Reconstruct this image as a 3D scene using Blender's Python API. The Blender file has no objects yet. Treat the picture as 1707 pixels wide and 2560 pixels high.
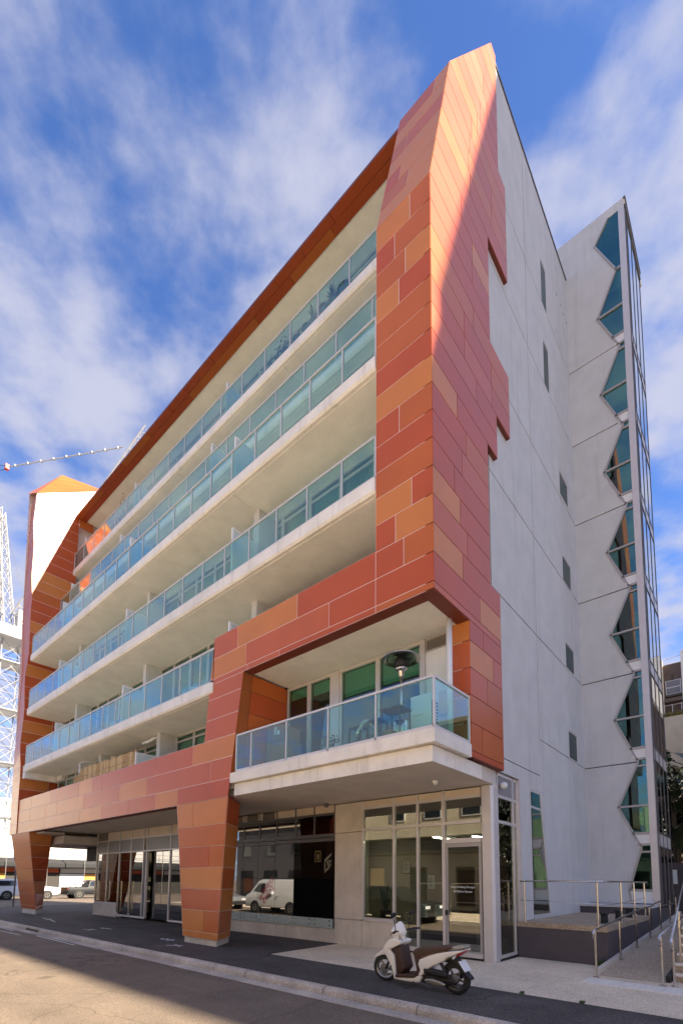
import bpy, math, random
from mathutils import Vector, Matrix

# ---------------------------------------------------------------- camera
scn = bpy.context.scene
COL = scn.collection
cam_data = bpy.data.cameras.new('camera')
cam = bpy.data.objects.new('camera', cam_data)
COL.objects.link(cam)
yaw, pitch, roll = -0.71699475, 0.09445617, 0.00921323
fw = Vector((math.sin(yaw) * math.cos(pitch), math.cos(yaw) * math.cos(pitch), math.sin(pitch)))
rt = Vector((math.cos(yaw), -math.sin(yaw), 0))
up = rt.cross(fw)
r2 = math.cos(roll) * rt + math.sin(roll) * up
u2 = -math.sin(roll) * rt + math.cos(roll) * up
cam.matrix_world = Matrix(((r2.x, u2.x, -fw.x, 4.6473), (r2.y, u2.y, -fw.y, -7.8503), (r2.z, u2.z, -fw.z, 1.8), (0, 0, 0, 1)))
cam_data.sensor_fit = 'HORIZONTAL'
cam_data.sensor_width = 24.0
cam_data.lens = 1215.124 / 1707 * 24.0
cam_data.shift_x = (853.5 - 846.09) / 1707
cam_data.shift_y = (2088.1 - 1280) / 1707
cam_data.clip_start = 0.05
cam_data.clip_end = 2500
scn.camera = cam
scn.render.resolution_x, scn.render.resolution_y = 682, 1024

# ---------------------------------------------------------------- sky, sun, exposure
SUN = Vector((-4.0, -1.0, -2.92)).normalized()          # direction the light travels
SUN_EL = math.asin(-SUN.z)
SUN_AZ = math.atan2(-SUN.x, -SUN.y)                     # compass angle of the sun from +Y towards +X
world = bpy.data.worlds.new('World')
scn.world = world
world.use_nodes = True
wn, wl = world.node_tree.nodes, world.node_tree.links
wn.clear()


def wnode(t, **kw):
    n = wn.new(t)
    for k, v in kw.items():
        setattr(n, k, v)
    return n


out = wnode('ShaderNodeOutputWorld')
bg = wnode('ShaderNodeBackground')
bg.inputs['Strength'].default_value = 0.06
wl.new(bg.outputs[0], out.inputs[0])
sky = wnode('ShaderNodeTexSky', sky_type='NISHITA')
sky.sun_disc = False
sky.sun_elevation = SUN_EL
sky.sun_rotation = SUN_AZ
sky.altitude = 50
sky.air_density = 1.0
sky.dust_density = 0.6
sky.ozone_density = 2.2
tint = wnode('ShaderNodeMix', data_type='RGBA', blend_type='MULTIPLY')
tint.inputs[0].default_value = 1.0
wl.new(sky.outputs[0], tint.inputs[6])
tint.inputs[7].default_value = (0.47, 0.63, 0.94, 1)
tc = wnode('ShaderNodeTexCoord')
sep = wnode('ShaderNodeSeparateXYZ')
wl.new(tc.outputs['Generated'], sep.inputs[0])


def wmath(op, a, b=None, clamp=False):
    n = wnode('ShaderNodeMath', operation=op, use_clamp=clamp)
    for i, v in enumerate((a, b)):
        if v is None:
            continue
        if isinstance(v, (int, float)):
            n.inputs[i].default_value = v
        else:
            wl.new(v, n.inputs[i])
    return n.outputs[0]


zc = wmath('MAXIMUM', sep.outputs[2], 0.0)
den = wmath('ADD', zc, 0.14)
# cloud-deck coordinates turned so that the first axis runs along the wind
ca, sa = -0.60, 0.80
along = wmath('DIVIDE', wmath('ADD', wmath('MULTIPLY', sep.outputs[0], ca), wmath('MULTIPLY', sep.outputs[1], sa)), den)
across = wmath('DIVIDE', wmath('SUBTRACT', wmath('MULTIPLY', sep.outputs[0], sa), wmath('MULTIPLY', sep.outputs[1], ca)), den)


def wnoise(sx, sy, off, scale, detail, rough, dist=0.0):
    cb = wnode('ShaderNodeCombineXYZ')
    wl.new(wmath('MULTIPLY', along, sx), cb.inputs[0])
    wl.new(wmath('MULTIPLY', across, sy), cb.inputs[1])
    cb.inputs[2].default_value = off
    n = wnode('ShaderNodeTexNoise')
    n.inputs['Scale'].default_value = scale
    n.inputs['Detail'].default_value = detail
    n.inputs['Roughness'].default_value = rough
    n.inputs['Distortion'].default_value = dist
    wl.new(cb.outputs[0], n.inputs['Vector'])
    return n.outputs[0]


n1 = wnoise(1.22, 1.0, 31.2, 5.3, 6.0, 0.50, 0.10)
n2 = wnoise(1.05, 1.0, 21.4, 11.5, 6.0, 0.55, 0.10)
n3 = wnoise(0.9, 1.0, 8.1, 2.2, 2.0, 0.5, 0.0)
cl = wmath('ADD', wmath('ADD', wmath('MULTIPLY', n1, 0.62), wmath('MULTIPLY', n2, 0.26)), wmath('MULTIPLY', n3, 0.12))
low = wmath('MULTIPLY', wmath('SUBTRACT', 0.75, zc), 0.10)
mr = wnode('ShaderNodeMapRange', interpolation_type='SMOOTHSTEP')
mr.inputs['From Min'].default_value = 0.372
mr.inputs['From Max'].default_value = 0.635
mr.inputs['To Max'].default_value = 0.90
wl.new(wmath('ADD', cl, low), mr.inputs['Value'])
mixc = wnode('ShaderNodeMix', data_type='RGBA')
wl.new(mr.outputs[0], mixc.inputs[0])
wl.new(tint.outputs[2], mixc.inputs[6])
mixc.inputs[7].default_value = (2.18, 2.22, 2.72, 1)
wl.new(mixc.outputs[2], bg.inputs['Color'])

sun_data = bpy.data.lights.new('sun', 'SUN')
sun_data.energy = 3.4
sun_data.angle = math.radians(0.5)
sun_data.color = (1.0, 0.87, 0.68)
sun = bpy.data.objects.new('sun', sun_data)
COL.objects.link(sun)
sun.rotation_euler = SUN.to_track_quat('-Z', 'Y').to_euler()
sun.location = (40, 10, 60)

scn.view_settings.view_transform = 'Standard'
scn.view_settings.look = 'None'
scn.view_settings.gamma = 1.0
scn.view_settings.exposure = 2.35
scn.render.engine = 'CYCLES'
scn.cycles.max_bounces = 8
scn.cycles.transparent_max_bounces = 16
scn.cycles.glossy_bounces = 4

# ---------------------------------------------------------------- materials
MATS = {}


def mat(name, color, rough=0.6, metal=0.0, spec=0.5, noise=0.0, nscale=6.0, bump=0.0, bscale=60.0, coat=0.0,
        ior=None, emit=None, estr=0.0, stretch=None, color2=None, detail=6, rvar=0.1):
    if name in MATS:
        return MATS[name]
    m = bpy.data.materials.new(name)
    m.use_nodes = True
    nt = m.node_tree
    b = nt.nodes['Principled BSDF']
    b.inputs['Base Color'].default_value = (*color, 1)
    b.inputs['Roughness'].default_value = rough
    b.inputs['Metallic'].default_value = metal
    b.inputs['Specular IOR Level'].default_value = spec
    if coat:
        b.inputs['Coat Weight'].default_value = coat
        b.inputs['Coat Roughness'].default_value = 0.12
    if ior:
        b.inputs['IOR'].default_value = ior
    if emit:
        b.inputs['Emission Color'].default_value = (*emit, 1)
        b.inputs['Emission Strength'].default_value = estr
    geo = None
    if noise or bump:
        geo = nt.nodes.new('ShaderNodeNewGeometry')
    if noise:
        mp = nt.nodes.new('ShaderNodeMapping')
        if stretch:
            mp.inputs['Scale'].default_value = stretch
        nt.links.new(geo.outputs['Position'], mp.inputs['Vector'])
        tx = nt.nodes.new('ShaderNodeTexNoise')
        tx.inputs['Scale'].default_value = nscale
        tx.inputs['Detail'].default_value = detail
        tx.inputs['Roughness'].default_value = 0.62
        nt.links.new(mp.outputs[0], tx.inputs['Vector'])
        rp = nt.nodes.new('ShaderNodeValToRGB')
        rp.color_ramp.elements[0].position = 0.3
        rp.color_ramp.elements[1].position = 0.7
        c2 = color2 if color2 else tuple(min(1, c * (1 + noise)) for c in color)
        c1 = tuple(c * (1 - noise) for c in color)
        rp.color_ramp.elements[0].color = (*c1, 1)
        rp.color_ramp.elements[1].color = (*c2, 1)
        nt.links.new(tx.outputs[0], rp.inputs[0])
        nt.links.new(rp.outputs[0], b.inputs['Base Color'])
        mul = nt.nodes.new('ShaderNodeMapRange')
        mul.inputs['To Min'].default_value = max(0.02, rough - rvar)
        mul.inputs['To Max'].default_value = min(1.0, rough + rvar)
        nt.links.new(tx.outputs[0], mul.inputs['Value'])
        nt.links.new(mul.outputs[0], b.inputs['Roughness'])
    if bump:
        t2 = nt.nodes.new('ShaderNodeTexNoise')
        t2.inputs['Scale'].default_value = bscale
        t2.inputs['Detail'].default_value = 3
        nt.links.new(geo.outputs['Position'], t2.inputs['Vector'])
        bp = nt.nodes.new('ShaderNodeBump')
        bp.inputs['Strength'].default_value = bump
        bp.inputs['Distance'].default_value = 0.02
        nt.links.new(t2.outputs[0], bp.inputs['Height'])
        nt.links.new(bp.outputs[0], b.inputs['Normal'])
    MATS[name] = m
    return m


def speckle(name, c1, c2, c3, scale, rough=0.85, big=0.12, bump=0.5, pos=(0.35, 0.62)):
    """stone-chip surface: voronoi chips in three colours over broad stains"""
    m = bpy.data.materials.new(name)
    m.use_nodes = True
    nt = m.node_tree
    N, L = nt.nodes, nt.links
    b = N['Principled BSDF']
    b.inputs['Roughness'].default_value = rough
    b.inputs['Specular IOR Level'].default_value = 0.35
    geo = N.new('ShaderNodeNewGeometry')
    vo = N.new('ShaderNodeTexVoronoi')
    vo.inputs['Scale'].default_value = scale
    L.new(geo.outputs['Position'], vo.inputs['Vector'])
    sp = N.new('ShaderNodeSeparateColor')
    L.new(vo.outputs['Color'], sp.inputs[0])
    rp = N.new('ShaderNodeValToRGB')
    rp.color_ramp.interpolation = 'LINEAR'
    e = rp.color_ramp.elements
    e[0].position, e[0].color = 0.0, (*c1, 1)
    e[1].position, e[1].color = 1.0, (*c3, 1)
    k = e.new(pos[0]); k.color = (*c1, 1)
    k = e.new(pos[1]); k.color = (*c2, 1)
    L.new(sp.outputs[0], rp.inputs[0])
    no = N.new('ShaderNodeTexNoise')
    no.inputs['Scale'].default_value = 0.9
    no.inputs['Detail'].default_value = 6
    no.inputs['Roughness'].default_value = 0.65
    L.new(geo.outputs['Position'], no.inputs['Vector'])
    mr_ = N.new('ShaderNodeMapRange')
    mr_.inputs['From Min'].default_value = 0.3
    mr_.inputs['From Max'].default_value = 0.7
    mr_.inputs['To Min'].default_value = 1 - big * 1.6
    mr_.inputs['To Max'].default_value = 1 + big
    L.new(no.outputs[0], mr_.inputs['Value'])
    mx = N.new('ShaderNodeMix'); mx.data_type = 'RGBA'; mx.blend_type = 'MULTIPLY'
    mx.inputs[0].default_value = 1
    L.new(rp.outputs[0], mx.inputs[6]); L.new(mr_.outputs[0], mx.inputs[7])
    L.new(mx.outputs[2], b.inputs['Base Color'])
    bp = N.new('ShaderNodeBump')
    bp.inputs['Strength'].default_value = bump
    bp.inputs['Distance'].default_value = 0.006
    L.new(vo.outputs['Distance'], bp.inputs['Height'])
    L.new(bp.outputs[0], b.inputs['Normal'])
    MATS[name] = m
    return m


def glass(name, tintc, ior=1.5, gloss=(1, 1, 1), dark=None, wav=0.0, boost=0.0):
    """thin clear sheet: tinted see-through plus a mirror reflection that grows at glancing angles"""
    m = bpy.data.materials.new(name)
    m.use_nodes = True
    nt = m.node_tree
    N, L = nt.nodes, nt.links
    N.remove(N['Principled BSDF'])
    o = N['Material Output']
    tr = N.new('ShaderNodeBsdfTransparent')
    tr.inputs[0].default_value = (*tintc, 1)
    base = tr
    if dark:
        base = N.new('ShaderNodeBsdfDiffuse')
        base.inputs[0].default_value = (*dark, 1)
    gl = N.new('ShaderNodeBsdfGlossy')
    gl.inputs['Roughness'].default_value = 0.0
    gl.inputs['Color'].default_value = (*gloss, 1)
    fr = N.new('ShaderNodeFresnel')
    fr.inputs['IOR'].default_value = ior
    # a sheet has two faces: 2F/(1+F); geometry backfacing must not invert the index
    geo = N.new('ShaderNodeNewGeometry')
    if wav:
        no = N.new('ShaderNodeTexNoise')
        no.inputs['Scale'].default_value = 0.7
        L.new(geo.outputs['Position'], no.inputs['Vector'])
        bp = N.new('ShaderNodeBump')
        bp.inputs['Strength'].default_value = wav
        bp.inputs['Distance'].default_value = 0.05
        L.new(no.outputs[0], bp.inputs['Height'])
        L.new(bp.outputs[0], gl.inputs['Normal'])
    iv = N.new('ShaderNodeMix'); iv.data_type = 'FLOAT'
    L.new(geo.outputs['Backfacing'], iv.inputs[0])
    iv.inputs[2].default_value = ior
    iv.inputs[3].default_value = 1.0 / ior
    L.new(iv.outputs[0], fr.inputs['IOR'])
    ad = N.new('ShaderNodeMath'); ad.operation = 'MULTIPLY_ADD'; ad.use_clamp = True
    L.new(fr.outputs[0], ad.inputs[0])
    ad.inputs[1].default_value = 1.25
    ad.inputs[2].default_value = boost
    mx = N.new('ShaderNodeMixShader')
    L.new(ad.outputs[0], mx.inputs[0])
    L.new(base.outputs[0], mx.inputs[1])
    L.new(gl.outputs[0], mx.inputs[2])
    L.new(mx.outputs[0], o.inputs[0])
    MATS[name] = m
    return m


def streaked(name, color, rough=0.75, dark=0.75, bump=0.15, spot=0.06):
    """cast concrete: mottled, with faint vertical run-off streaks and pin holes"""
    m = bpy.data.materials.new(name)
    m.use_nodes = True
    nt = m.node_tree
    N, L = nt.nodes, nt.links
    b = N['Principled BSDF']
    b.inputs['Roughness'].default_value = rough
    b.inputs['Specular IOR Level'].default_value = 0.3
    geo = N.new('ShaderNodeNewGeometry')

    def nz(scale, sc, det):
        mp = N.new('ShaderNodeMapping'); mp.inputs['Scale'].default_value = sc
        L.new(geo.outputs['Position'], mp.inputs['Vector'])
        t = N.new('ShaderNodeTexNoise')
        t.inputs['Scale'].default_value = scale; t.inputs['Detail'].default_value = det
        t.inputs['Roughness'].default_value = 0.6
        L.new(mp.outputs[0], t.inputs['Vector'])
        return t.outputs[0]

    a = nz(1.4, (1, 1, 1), 6)
    s = nz(5.0, (1, 1, 0.06), 4)
    mrA = N.new('ShaderNodeMapRange'); mrA.inputs['From Min'].default_value = 0.3; mrA.inputs['From Max'].default_value = 0.7
    mrA.inputs['To Min'].default_value = 1 - spot * 2; mrA.inputs['To Max'].default_value = 1 + spot
    L.new(a, mrA.inputs['Value'])
    mrS = N.new('ShaderNodeMapRange'); mrS.inputs['From Min'].default_value = 0.55; mrS.inputs['From Max'].default_value = 0.78
    mrS.inputs['To Min'].default_value = 1.0; mrS.inputs['To Max'].default_value = dark
    L.new(s, mrS.inputs['Value'])
    mm = N.new('ShaderNodeMath'); mm.operation = 'MULTIPLY'
    L.new(mrA.outputs[0], mm.inputs[0]); L.new(mrS.outputs[0], mm.inputs[1])
    mx = N.new('ShaderNodeMix'); mx.data_type = 'RGBA'; mx.blend_type = 'MULTIPLY'; mx.inputs[0].default_value = 1
    mx.inputs[6].default_value = (*color, 1)
    L.new(mm.outputs[0], mx.inputs[7])
    L.new(mx.outputs[2], b.inputs['Base Color'])
    t2 = nz(45, (1, 1, 1), 4)
    bp = N.new('ShaderNodeBump'); bp.inputs['Strength'].default_value = bump; bp.inputs['Distance'].default_value = 0.01
    L.new(t2, bp.inputs['Height']); L.new(bp.outputs[0], b.inputs['Normal'])
    MATS[name] = m
    return m


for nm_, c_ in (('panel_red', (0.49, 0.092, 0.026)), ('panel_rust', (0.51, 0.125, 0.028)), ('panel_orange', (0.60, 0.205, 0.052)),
                ('panel_pink', (0.53, 0.120, 0.040)), ('panel_shade', (0.30, 0.062, 0.018)), ('panel_shade_warm', (0.34, 0.095, 0.022))):  # last two are darkened copies: eave and reveal shade put into the colour
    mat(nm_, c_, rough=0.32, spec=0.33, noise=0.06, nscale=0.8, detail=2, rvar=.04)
mat('sealant', (0.80, 0.66, 0.64), rough=0.7)
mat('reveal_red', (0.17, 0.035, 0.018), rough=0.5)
streaked('slab_white', (0.84, 0.80, 0.74), dark=0.78, spot=0.07)
streaked('soffit', (0.82, 0.80, 0.745), dark=0.93, bump=0.05, spot=0.05)
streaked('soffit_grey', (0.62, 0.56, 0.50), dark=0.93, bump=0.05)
streaked('precast', (0.60, 0.60, 0.595), dark=0.86, spot=0.04)
streaked('plinth_concrete', (0.64, 0.57, 0.48), dark=0.8, spot=0.09)
streaked('render_cream', (0.76, 0.66, 0.48), dark=0.88)
def wear_road(m):
    nt = m.node_tree
    N, L = nt.nodes, nt.links
    b = N['Principled BSDF']
    src = b.inputs['Base Color'].links[0].from_socket
    geo = N.new('ShaderNodeNewGeometry')
    # polished wheel paths run along the street, blotchy seal repairs across them
    mp = N.new('ShaderNodeMapping'); mp.inputs['Scale'].default_value = (.05, .9, 1)
    L.new(geo.outputs['Position'], mp.inputs['Vector'])
    t = N.new('ShaderNodeTexNoise'); t.inputs['Scale'].default_value = 1.6; t.inputs['Detail'].default_value = 5
    L.new(mp.outputs[0], t.inputs['Vector'])
    mr1 = N.new('ShaderNodeMapRange'); mr1.inputs['From Min'].default_value = .35; mr1.inputs['From Max'].default_value = .65
    mr1.inputs['To Min'].default_value = .88; mr1.inputs['To Max'].default_value = 1.08
    L.new(t.outputs[0], mr1.inputs['Value'])
    # hairline cracks
    wv = N.new('ShaderNodeTexNoise'); wv.inputs['Scale'].default_value = 1.1; wv.inputs['Detail'].default_value = 4
    L.new(geo.outputs['Position'], wv.inputs['Vector'])
    ad = N.new('ShaderNodeMix'); ad.data_type = 'RGBA'; ad.inputs[0].default_value = .35
    L.new(geo.outputs['Position'], ad.inputs[6]); L.new(wv.outputs['Color'], ad.inputs[7])
    vo = N.new('ShaderNodeTexVoronoi'); vo.feature = 'DISTANCE_TO_EDGE'; vo.inputs['Scale'].default_value = .55
    L.new(ad.outputs[2], vo.inputs['Vector'])
    mr2 = N.new('ShaderNodeMapRange'); mr2.inputs['From Min'].default_value = 0; mr2.inputs['From Max'].default_value = .006
    mr2.inputs['To Min'].default_value = .55; mr2.inputs['To Max'].default_value = 1
    L.new(vo.outputs['Distance'], mr2.inputs['Value'])
    mu = N.new('ShaderNodeMath'); mu.operation = 'MULTIPLY'
    L.new(mr1.outputs[0], mu.inputs[0]); L.new(mr2.outputs[0], mu.inputs[1])
    mx = N.new('ShaderNodeMix'); mx.data_type = 'RGBA'; mx.blend_type = 'MULTIPLY'; mx.inputs[0].default_value = 1
    L.new(src, mx.inputs[6]); L.new(mu.outputs[0], mx.inputs[7])
    L.new(mx.outputs[2], b.inputs['Base Color'])


mat('joint_dark', (0.10, 0.085, 0.07), rough=0.9)
mat('aluminium', (0.66, 0.62, 0.60), rough=0.42, metal=0.35, noise=0.04, nscale=3)
mat('aluminium_mid', (0.42, 0.39, 0.38), rough=0.45, metal=0.3)
mat('aluminium_dark', (0.13, 0.125, 0.125), rough=0.45, metal=0.3)
mat('steel', (0.60, 0.575, 0.55), rough=0.22, metal=1.0, noise=0.06, nscale=14)
mat('white_paint', (0.78, 0.78, 0.77), rough=0.5)
mat('spandrel_beige', (0.66, 0.55, 0.42), rough=0.45, noise=0.06, nscale=2)
mat('spandrel_grey', (0.25, 0.245, 0.26), rough=0.4)
mat('black_film', (0.008, 0.008, 0.009), rough=0.08, spec=0.7)
mat('dark_wall', (0.05, 0.045, 0.04), rough=0.9)
mat('interior_wall', (0.21, 0.175, 0.11), rough=0.8, noise=0.05)
mat('brown_board', (0.09, 0.035, 0.02), rough=0.5)
mat('black_rubber', (0.018, 0.018, 0.02), rough=0.75)
mat('blind_cloth', (0.78, 0.84, 0.76), rough=0.8)
mat('curtain_cloth', (0.82, 0.82, 0.80), rough=0.9)
mat('louvre', (0.16, 0.13, 0.10), rough=0.6)
mat('plinth_plum', (0.085, 0.070, 0.078), rough=0.65, noise=0.12, nscale=2.5, bump=0.1)
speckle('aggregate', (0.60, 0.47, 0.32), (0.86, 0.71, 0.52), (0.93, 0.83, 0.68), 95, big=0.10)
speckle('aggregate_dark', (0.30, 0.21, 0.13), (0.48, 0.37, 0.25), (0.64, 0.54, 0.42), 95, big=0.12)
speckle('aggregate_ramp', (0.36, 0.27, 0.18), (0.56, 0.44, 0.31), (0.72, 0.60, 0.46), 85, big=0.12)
speckle('asphalt', (0.065, 0.054, 0.048), (0.105, 0.09, 0.08), (0.26, 0.225, 0.20), 130, big=0.22, pos=(0.45, 0.8))
speckle('road_asphalt', (0.135, 0.104, 0.077), (0.210, 0.163, 0.122), (0.35, 0.27, 0.20), 140, big=0.12, pos=(0.3, 0.7))
speckle('kerb_concrete', (0.46, 0.40, 0.34), (0.56, 0.49, 0.41), (0.66, 0.58, 0.49), 60, big=0.25, bump=0.3)
wear_road(MATS['road_asphalt'])
wear_road(MATS['asphalt'])
mat('tactile_white', (0.80, 0.73, 0.64), rough=0.7, noise=0.08)
mat('road_paint', (0.62, 0.60, 0.58), rough=0.8, noise=0.25, nscale=9)
glass('bal_glass', (0.72, 0.91, 0.86), ior=1.50, boost=0.02, wav=0.02)
glass('win_glass', (0.46, 0.72, 0.64), ior=1.6, boost=0.02, wav=0.02)
glass('office_glass', (0.68, 0.73, 0.66), ior=1.72, boost=0.08, wav=0.012)
glass('shop_glass', (0.20, 0.19, 0.16), ior=2.0, boost=0.07, wav=0.012)
glass('teal_glass', (0.12, 0.36, 0.34), ior=1.85, gloss=(0.46, 0.94, 0.86), boost=0.10, wav=0.03)
glass('dull_glass', (0.10, 0.16, 0.16), ior=1.6, gloss=(0.50, 0.60, 0.62), boost=0.03, wav=0.03)
glass('curtain_glass', (0.05, 0.08, 0.08), ior=1.9, gloss=(0.95, 0.98, 1.0), boost=0.08, wav=0.02)
glass('frosted', (0.62, 0.76, 0.74), ior=1.35, gloss=(0.9, 0.95, 0.95), boost=0.0)
glass('film_glass', (0.0, 0.0, 0.0), ior=2.0, dark=(0.004, 0.004, 0.004), boost=0.11, wav=0.012)
mat('frost_film', (0.36, 0.43, 0.41), rough=0.3, spec=0.5)
mat('screen_glass', (0.62, 0.70, 0.70), rough=0.35, spec=0.5)

# ---------------------------------------------------------------- helpers


def M(n):
    return MATS[n]


def obj(name, verts, faces, material=None, parent=None, smooth=False):
    me = bpy.data.meshes.new(name)
    me.from_pydata([tuple(v) for v in verts], [], faces)
    me.update()
    if material:
        me.materials.append(M(material))
    if smooth:
        me.polygons.foreach_set('use_smooth', [True] * len(me.polygons))
    o = bpy.data.objects.new(name, me)
    COL.objects.link(o)
    if parent:
        o.parent = parent
        o.matrix_parent_inverse = Matrix.Identity(4)
    return o


def thing(name, label, cat, loc=(0, 0, 0), group=None, rotz=0.0):
    o = bpy.data.objects.new(name, None)
    o.empty_display_size = 0.2
    COL.objects.link(o)
    o.location = loc
    o.rotation_euler = (0, 0, rotz)
    o['label'], o['category'] = label, cat
    if group:
        o['group'] = group
    return o


def tag(o, label, cat, group=None):
    o['label'], o['category'] = label, cat
    if group:
        o['group'] = group
    return o


def struct(o, kind='structure'):
    o['kind'] = kind
    return o


class MB:
    def __init__(s):
        s.v, s.f = [], []

    def add(s, vs, fs):
        k = len(s.v)
        s.v += [tuple(v) for v in vs]
        s.f += [tuple(k + i for i in f) for f in fs]
        return s

    def box(s, x0, x1, y0, y1, z0, z1):
        return s.add([(x0, y0, z0), (x1, y0, z0), (x1, y1, z0), (x0, y1, z0), (x0, y0, z1), (x1, y0, z1), (x1, y1, z1), (x0, y1, z1)],
                     [(0, 3, 2, 1), (4, 5, 6, 7), (0, 1, 5, 4), (1, 2, 6, 5), (2, 3, 7, 6), (3, 0, 4, 7)])

    def poly(s, pts):
        return s.add(pts, [tuple(range(len(pts)))])

    def prism(s, pts, vec):
        """closed prism: polygon pts swept along vec"""
        n = len(pts)
        q = [tuple(Vector(p) + Vector(vec)) for p in pts]
        fs = [tuple(range(n - 1, -1, -1)), tuple(range(n, 2 * n))]
        fs += [(i, (i + 1) % n, n + (i + 1) % n, n + i) for i in range(n)]
        return s.add(list(pts) + q, fs)

    def tube(s, p, q, r, n=8, r1=None):
        p, q = Vector(p), Vector(q)
        d = (q - p)
        if d.length < 1e-6:
            return s
        d.normalize()
        a = d.cross(Vector((0, 0, 1)))
        if a.length < 1e-3:
            a = Vector((1, 0, 0))
        a.normalize()
        b = d.cross(a)
        r1 = r if r1 is None else r1
        vs = []
        for c, rr in ((p, r), (q, r1)):
            for i in range(n):
                t = 2 * math.pi * i / n
                vs.append(c + a * math.cos(t) * rr + b * math.sin(t) * rr)
        fs = [(i, (i + 1) % n, n + (i + 1) % n, n + i) for i in range(n)]
        fs += [tuple(range(n - 1, -1, -1)), tuple(range(n, 2 * n))]
        return s.add(vs, fs)

    def path(s, pts, r, n=8):
        pts = [Vector(p) for p in pts]
        vs, fs = [], []
        for k, p in enumerate(pts):
            d = (pts[min(k + 1, len(pts) - 1)] - pts[max(k - 1, 0)]).normalized()
            a = d.cross(Vector((0.01, 0.02, 1)))
            if a.length < 0.05:
                a = d.cross(Vector((1, 0, 0)))
            a.normalize()
            b = d.cross(a)
            for i in range(n):
                t = 2 * math.pi * i / n
                vs.append(p + (a * math.cos(t) + b * math.sin(t)) * (r[k] if isinstance(r, (list, tuple)) else r))
        for k in range(len(pts) - 1):
            for i in range(n):
                fs.append((k * n + i, k * n + (i + 1) % n, (k + 1) * n + (i + 1) % n, (k + 1) * n + i))
        fs.append(tuple(range(n - 1, -1, -1)))
        fs.append(tuple((len(pts) - 1) * n + i for i in range(n)))
        return s.add(vs, fs)

    def lathe(s, c, prof, n=20, axis=(0, 0, 1)):
        """prof: list of (radius, height along axis)"""
        ax = Vector(axis).normalized()
        a = ax.cross(Vector((0, 0, 1)))
        if a.length < 1e-3:
            a = Vector((1, 0, 0))
        a.normalize()
        b = ax.cross(a)
        c = Vector(c)
        vs, fs = [], []
        for r, h in prof:
            for i in range(n):
                t = 2 * math.pi * i / n
                vs.append(c + ax * h + (a * math.cos(t) + b * math.sin(t)) * r)
        for k in range(len(prof) - 1):
            for i in range(n):
                fs.append((k * n + i, k * n + (i + 1) % n, (k + 1) * n + (i + 1) % n, (k + 1) * n + i))
        fs.append(tuple(range(n - 1, -1, -1)))
        fs.append(tuple((len(prof) - 1) * n + i for i in range(n)))
        return s.add(vs, fs)

    def build(s, name, material, parent=None, smooth=False):
        return obj(name, s.v, s.f, material, parent, smooth)


def bevel(o, w=0.01, seg=2, ang=40):
    m = o.modifiers.new('bevel', 'BEVEL')
    m.width, m.segments, m.limit_method, m.angle_limit = w, seg, 'ANGLE', math.radians(ang)
    return o


def lerp(a, b, t):
    return a + (b - a) * t


def pl(table, z):
    """piecewise linear lookup, table of (z, value) sorted by z"""
    if z <= table[0][0]:
        return table[0][1]
    for (z0, v0), (z1, v1) in zip(table, table[1:]):
        if z <= z1:
            return lerp(v0, v1, (z - z0) / (z1 - z0)) if z1 > z0 else v1
    return table[-1][1]


def inset(pts, g):
    """move every edge of a planar convex polygon inwards by g"""
    P = [Vector(p) for p in pts]
    n = len(P)
    nor = Vector((0, 0, 0))
    for i in range(n):
        nor += (P[i] - P[0]).cross(P[(i + 1) % n] - P[0])
    nor.normalize()
    res = []
    for i in range(n):
        a, b, c = P[i - 1], P[i], P[(i + 1) % n]
        e1, e2 = (b - a).normalized(), (c - b).normalized()
        n1, n2 = nor.cross(e1), nor.cross(e2)
        d = 1 + n1.dot(n2)
        if d < 0.05:
            res.append(b)
        else:
            res.append(b + (n1 + n2) * (g / d))
    return res, nor


def panel(pts, material, parent, gap=0.009, t=0.02, name='panel'):
    """one cladding sheet, corners counter-clockwise seen from outside, its face on the given plane"""
    ins, nor = inset(pts, gap)
    # facing sheets are flat, the edges fold back
    n = len(ins)
    vs = [tuple(p) for p in ins] + [tuple(p - nor * t) for p in ins]
    fs = [tuple(range(n))] + [(i, n + i, n + (i + 1) % n, (i + 1) % n) for i in range(n)]
    return obj(name, vs, fs, material, parent)


rng = random.Random(11)


def tone():
    r = rng.random()
    return 'panel_red' if r < 0.42 else 'panel_rust' if r < 0.64 else 'panel_pink' if r < 0.78 else 'panel_orange'

# ================================================================= THE BUILDING
bld = thing('apartment_building', 'seven-storey apartment block wrapped in an angular orange and red panel frame with glass balconies', 'building')


def part(name, mb, material, smooth=False):
    return mb.build(name, material, bld, smooth)


ROW = [7.59 + 0.605 * k for k in range(-6, 30)]


def rows_between(z0, z1):
    zs = [z0] + [z for z in ROW if z0 + 0.08 < z < z1 - 0.08] + [z1]
    return list(zip(zs, zs[1:]))


def band_row(part_obj, xl, xr, z0, z1, joints=(), tones=None, y=0.0):
    """one course of panels on the street face between two (possibly sloping) ends"""
    xs = [None] + sorted(joints) + [None]
    for i in range(len(xs) - 1):
        a0 = xl(z0) if xs[i] is None else xs[i]
        a1 = xl(z1) if xs[i] is None else xs[i]
        b0 = xr(z0) if xs[i + 1] is None else xs[i + 1]
        b1 = xr(z1) if xs[i + 1] is None else xs[i + 1]
        tn = tones[i] if tones and i < len(tones) else tone()
        panel([(a0, y, z0), (b0, y, z0), (b1, y, z1), (a1, y, z1)], tn, part_obj)


R_, U_, O_, P_ = 'panel_red', 'panel_rust', 'panel_orange', 'panel_pink'
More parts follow.
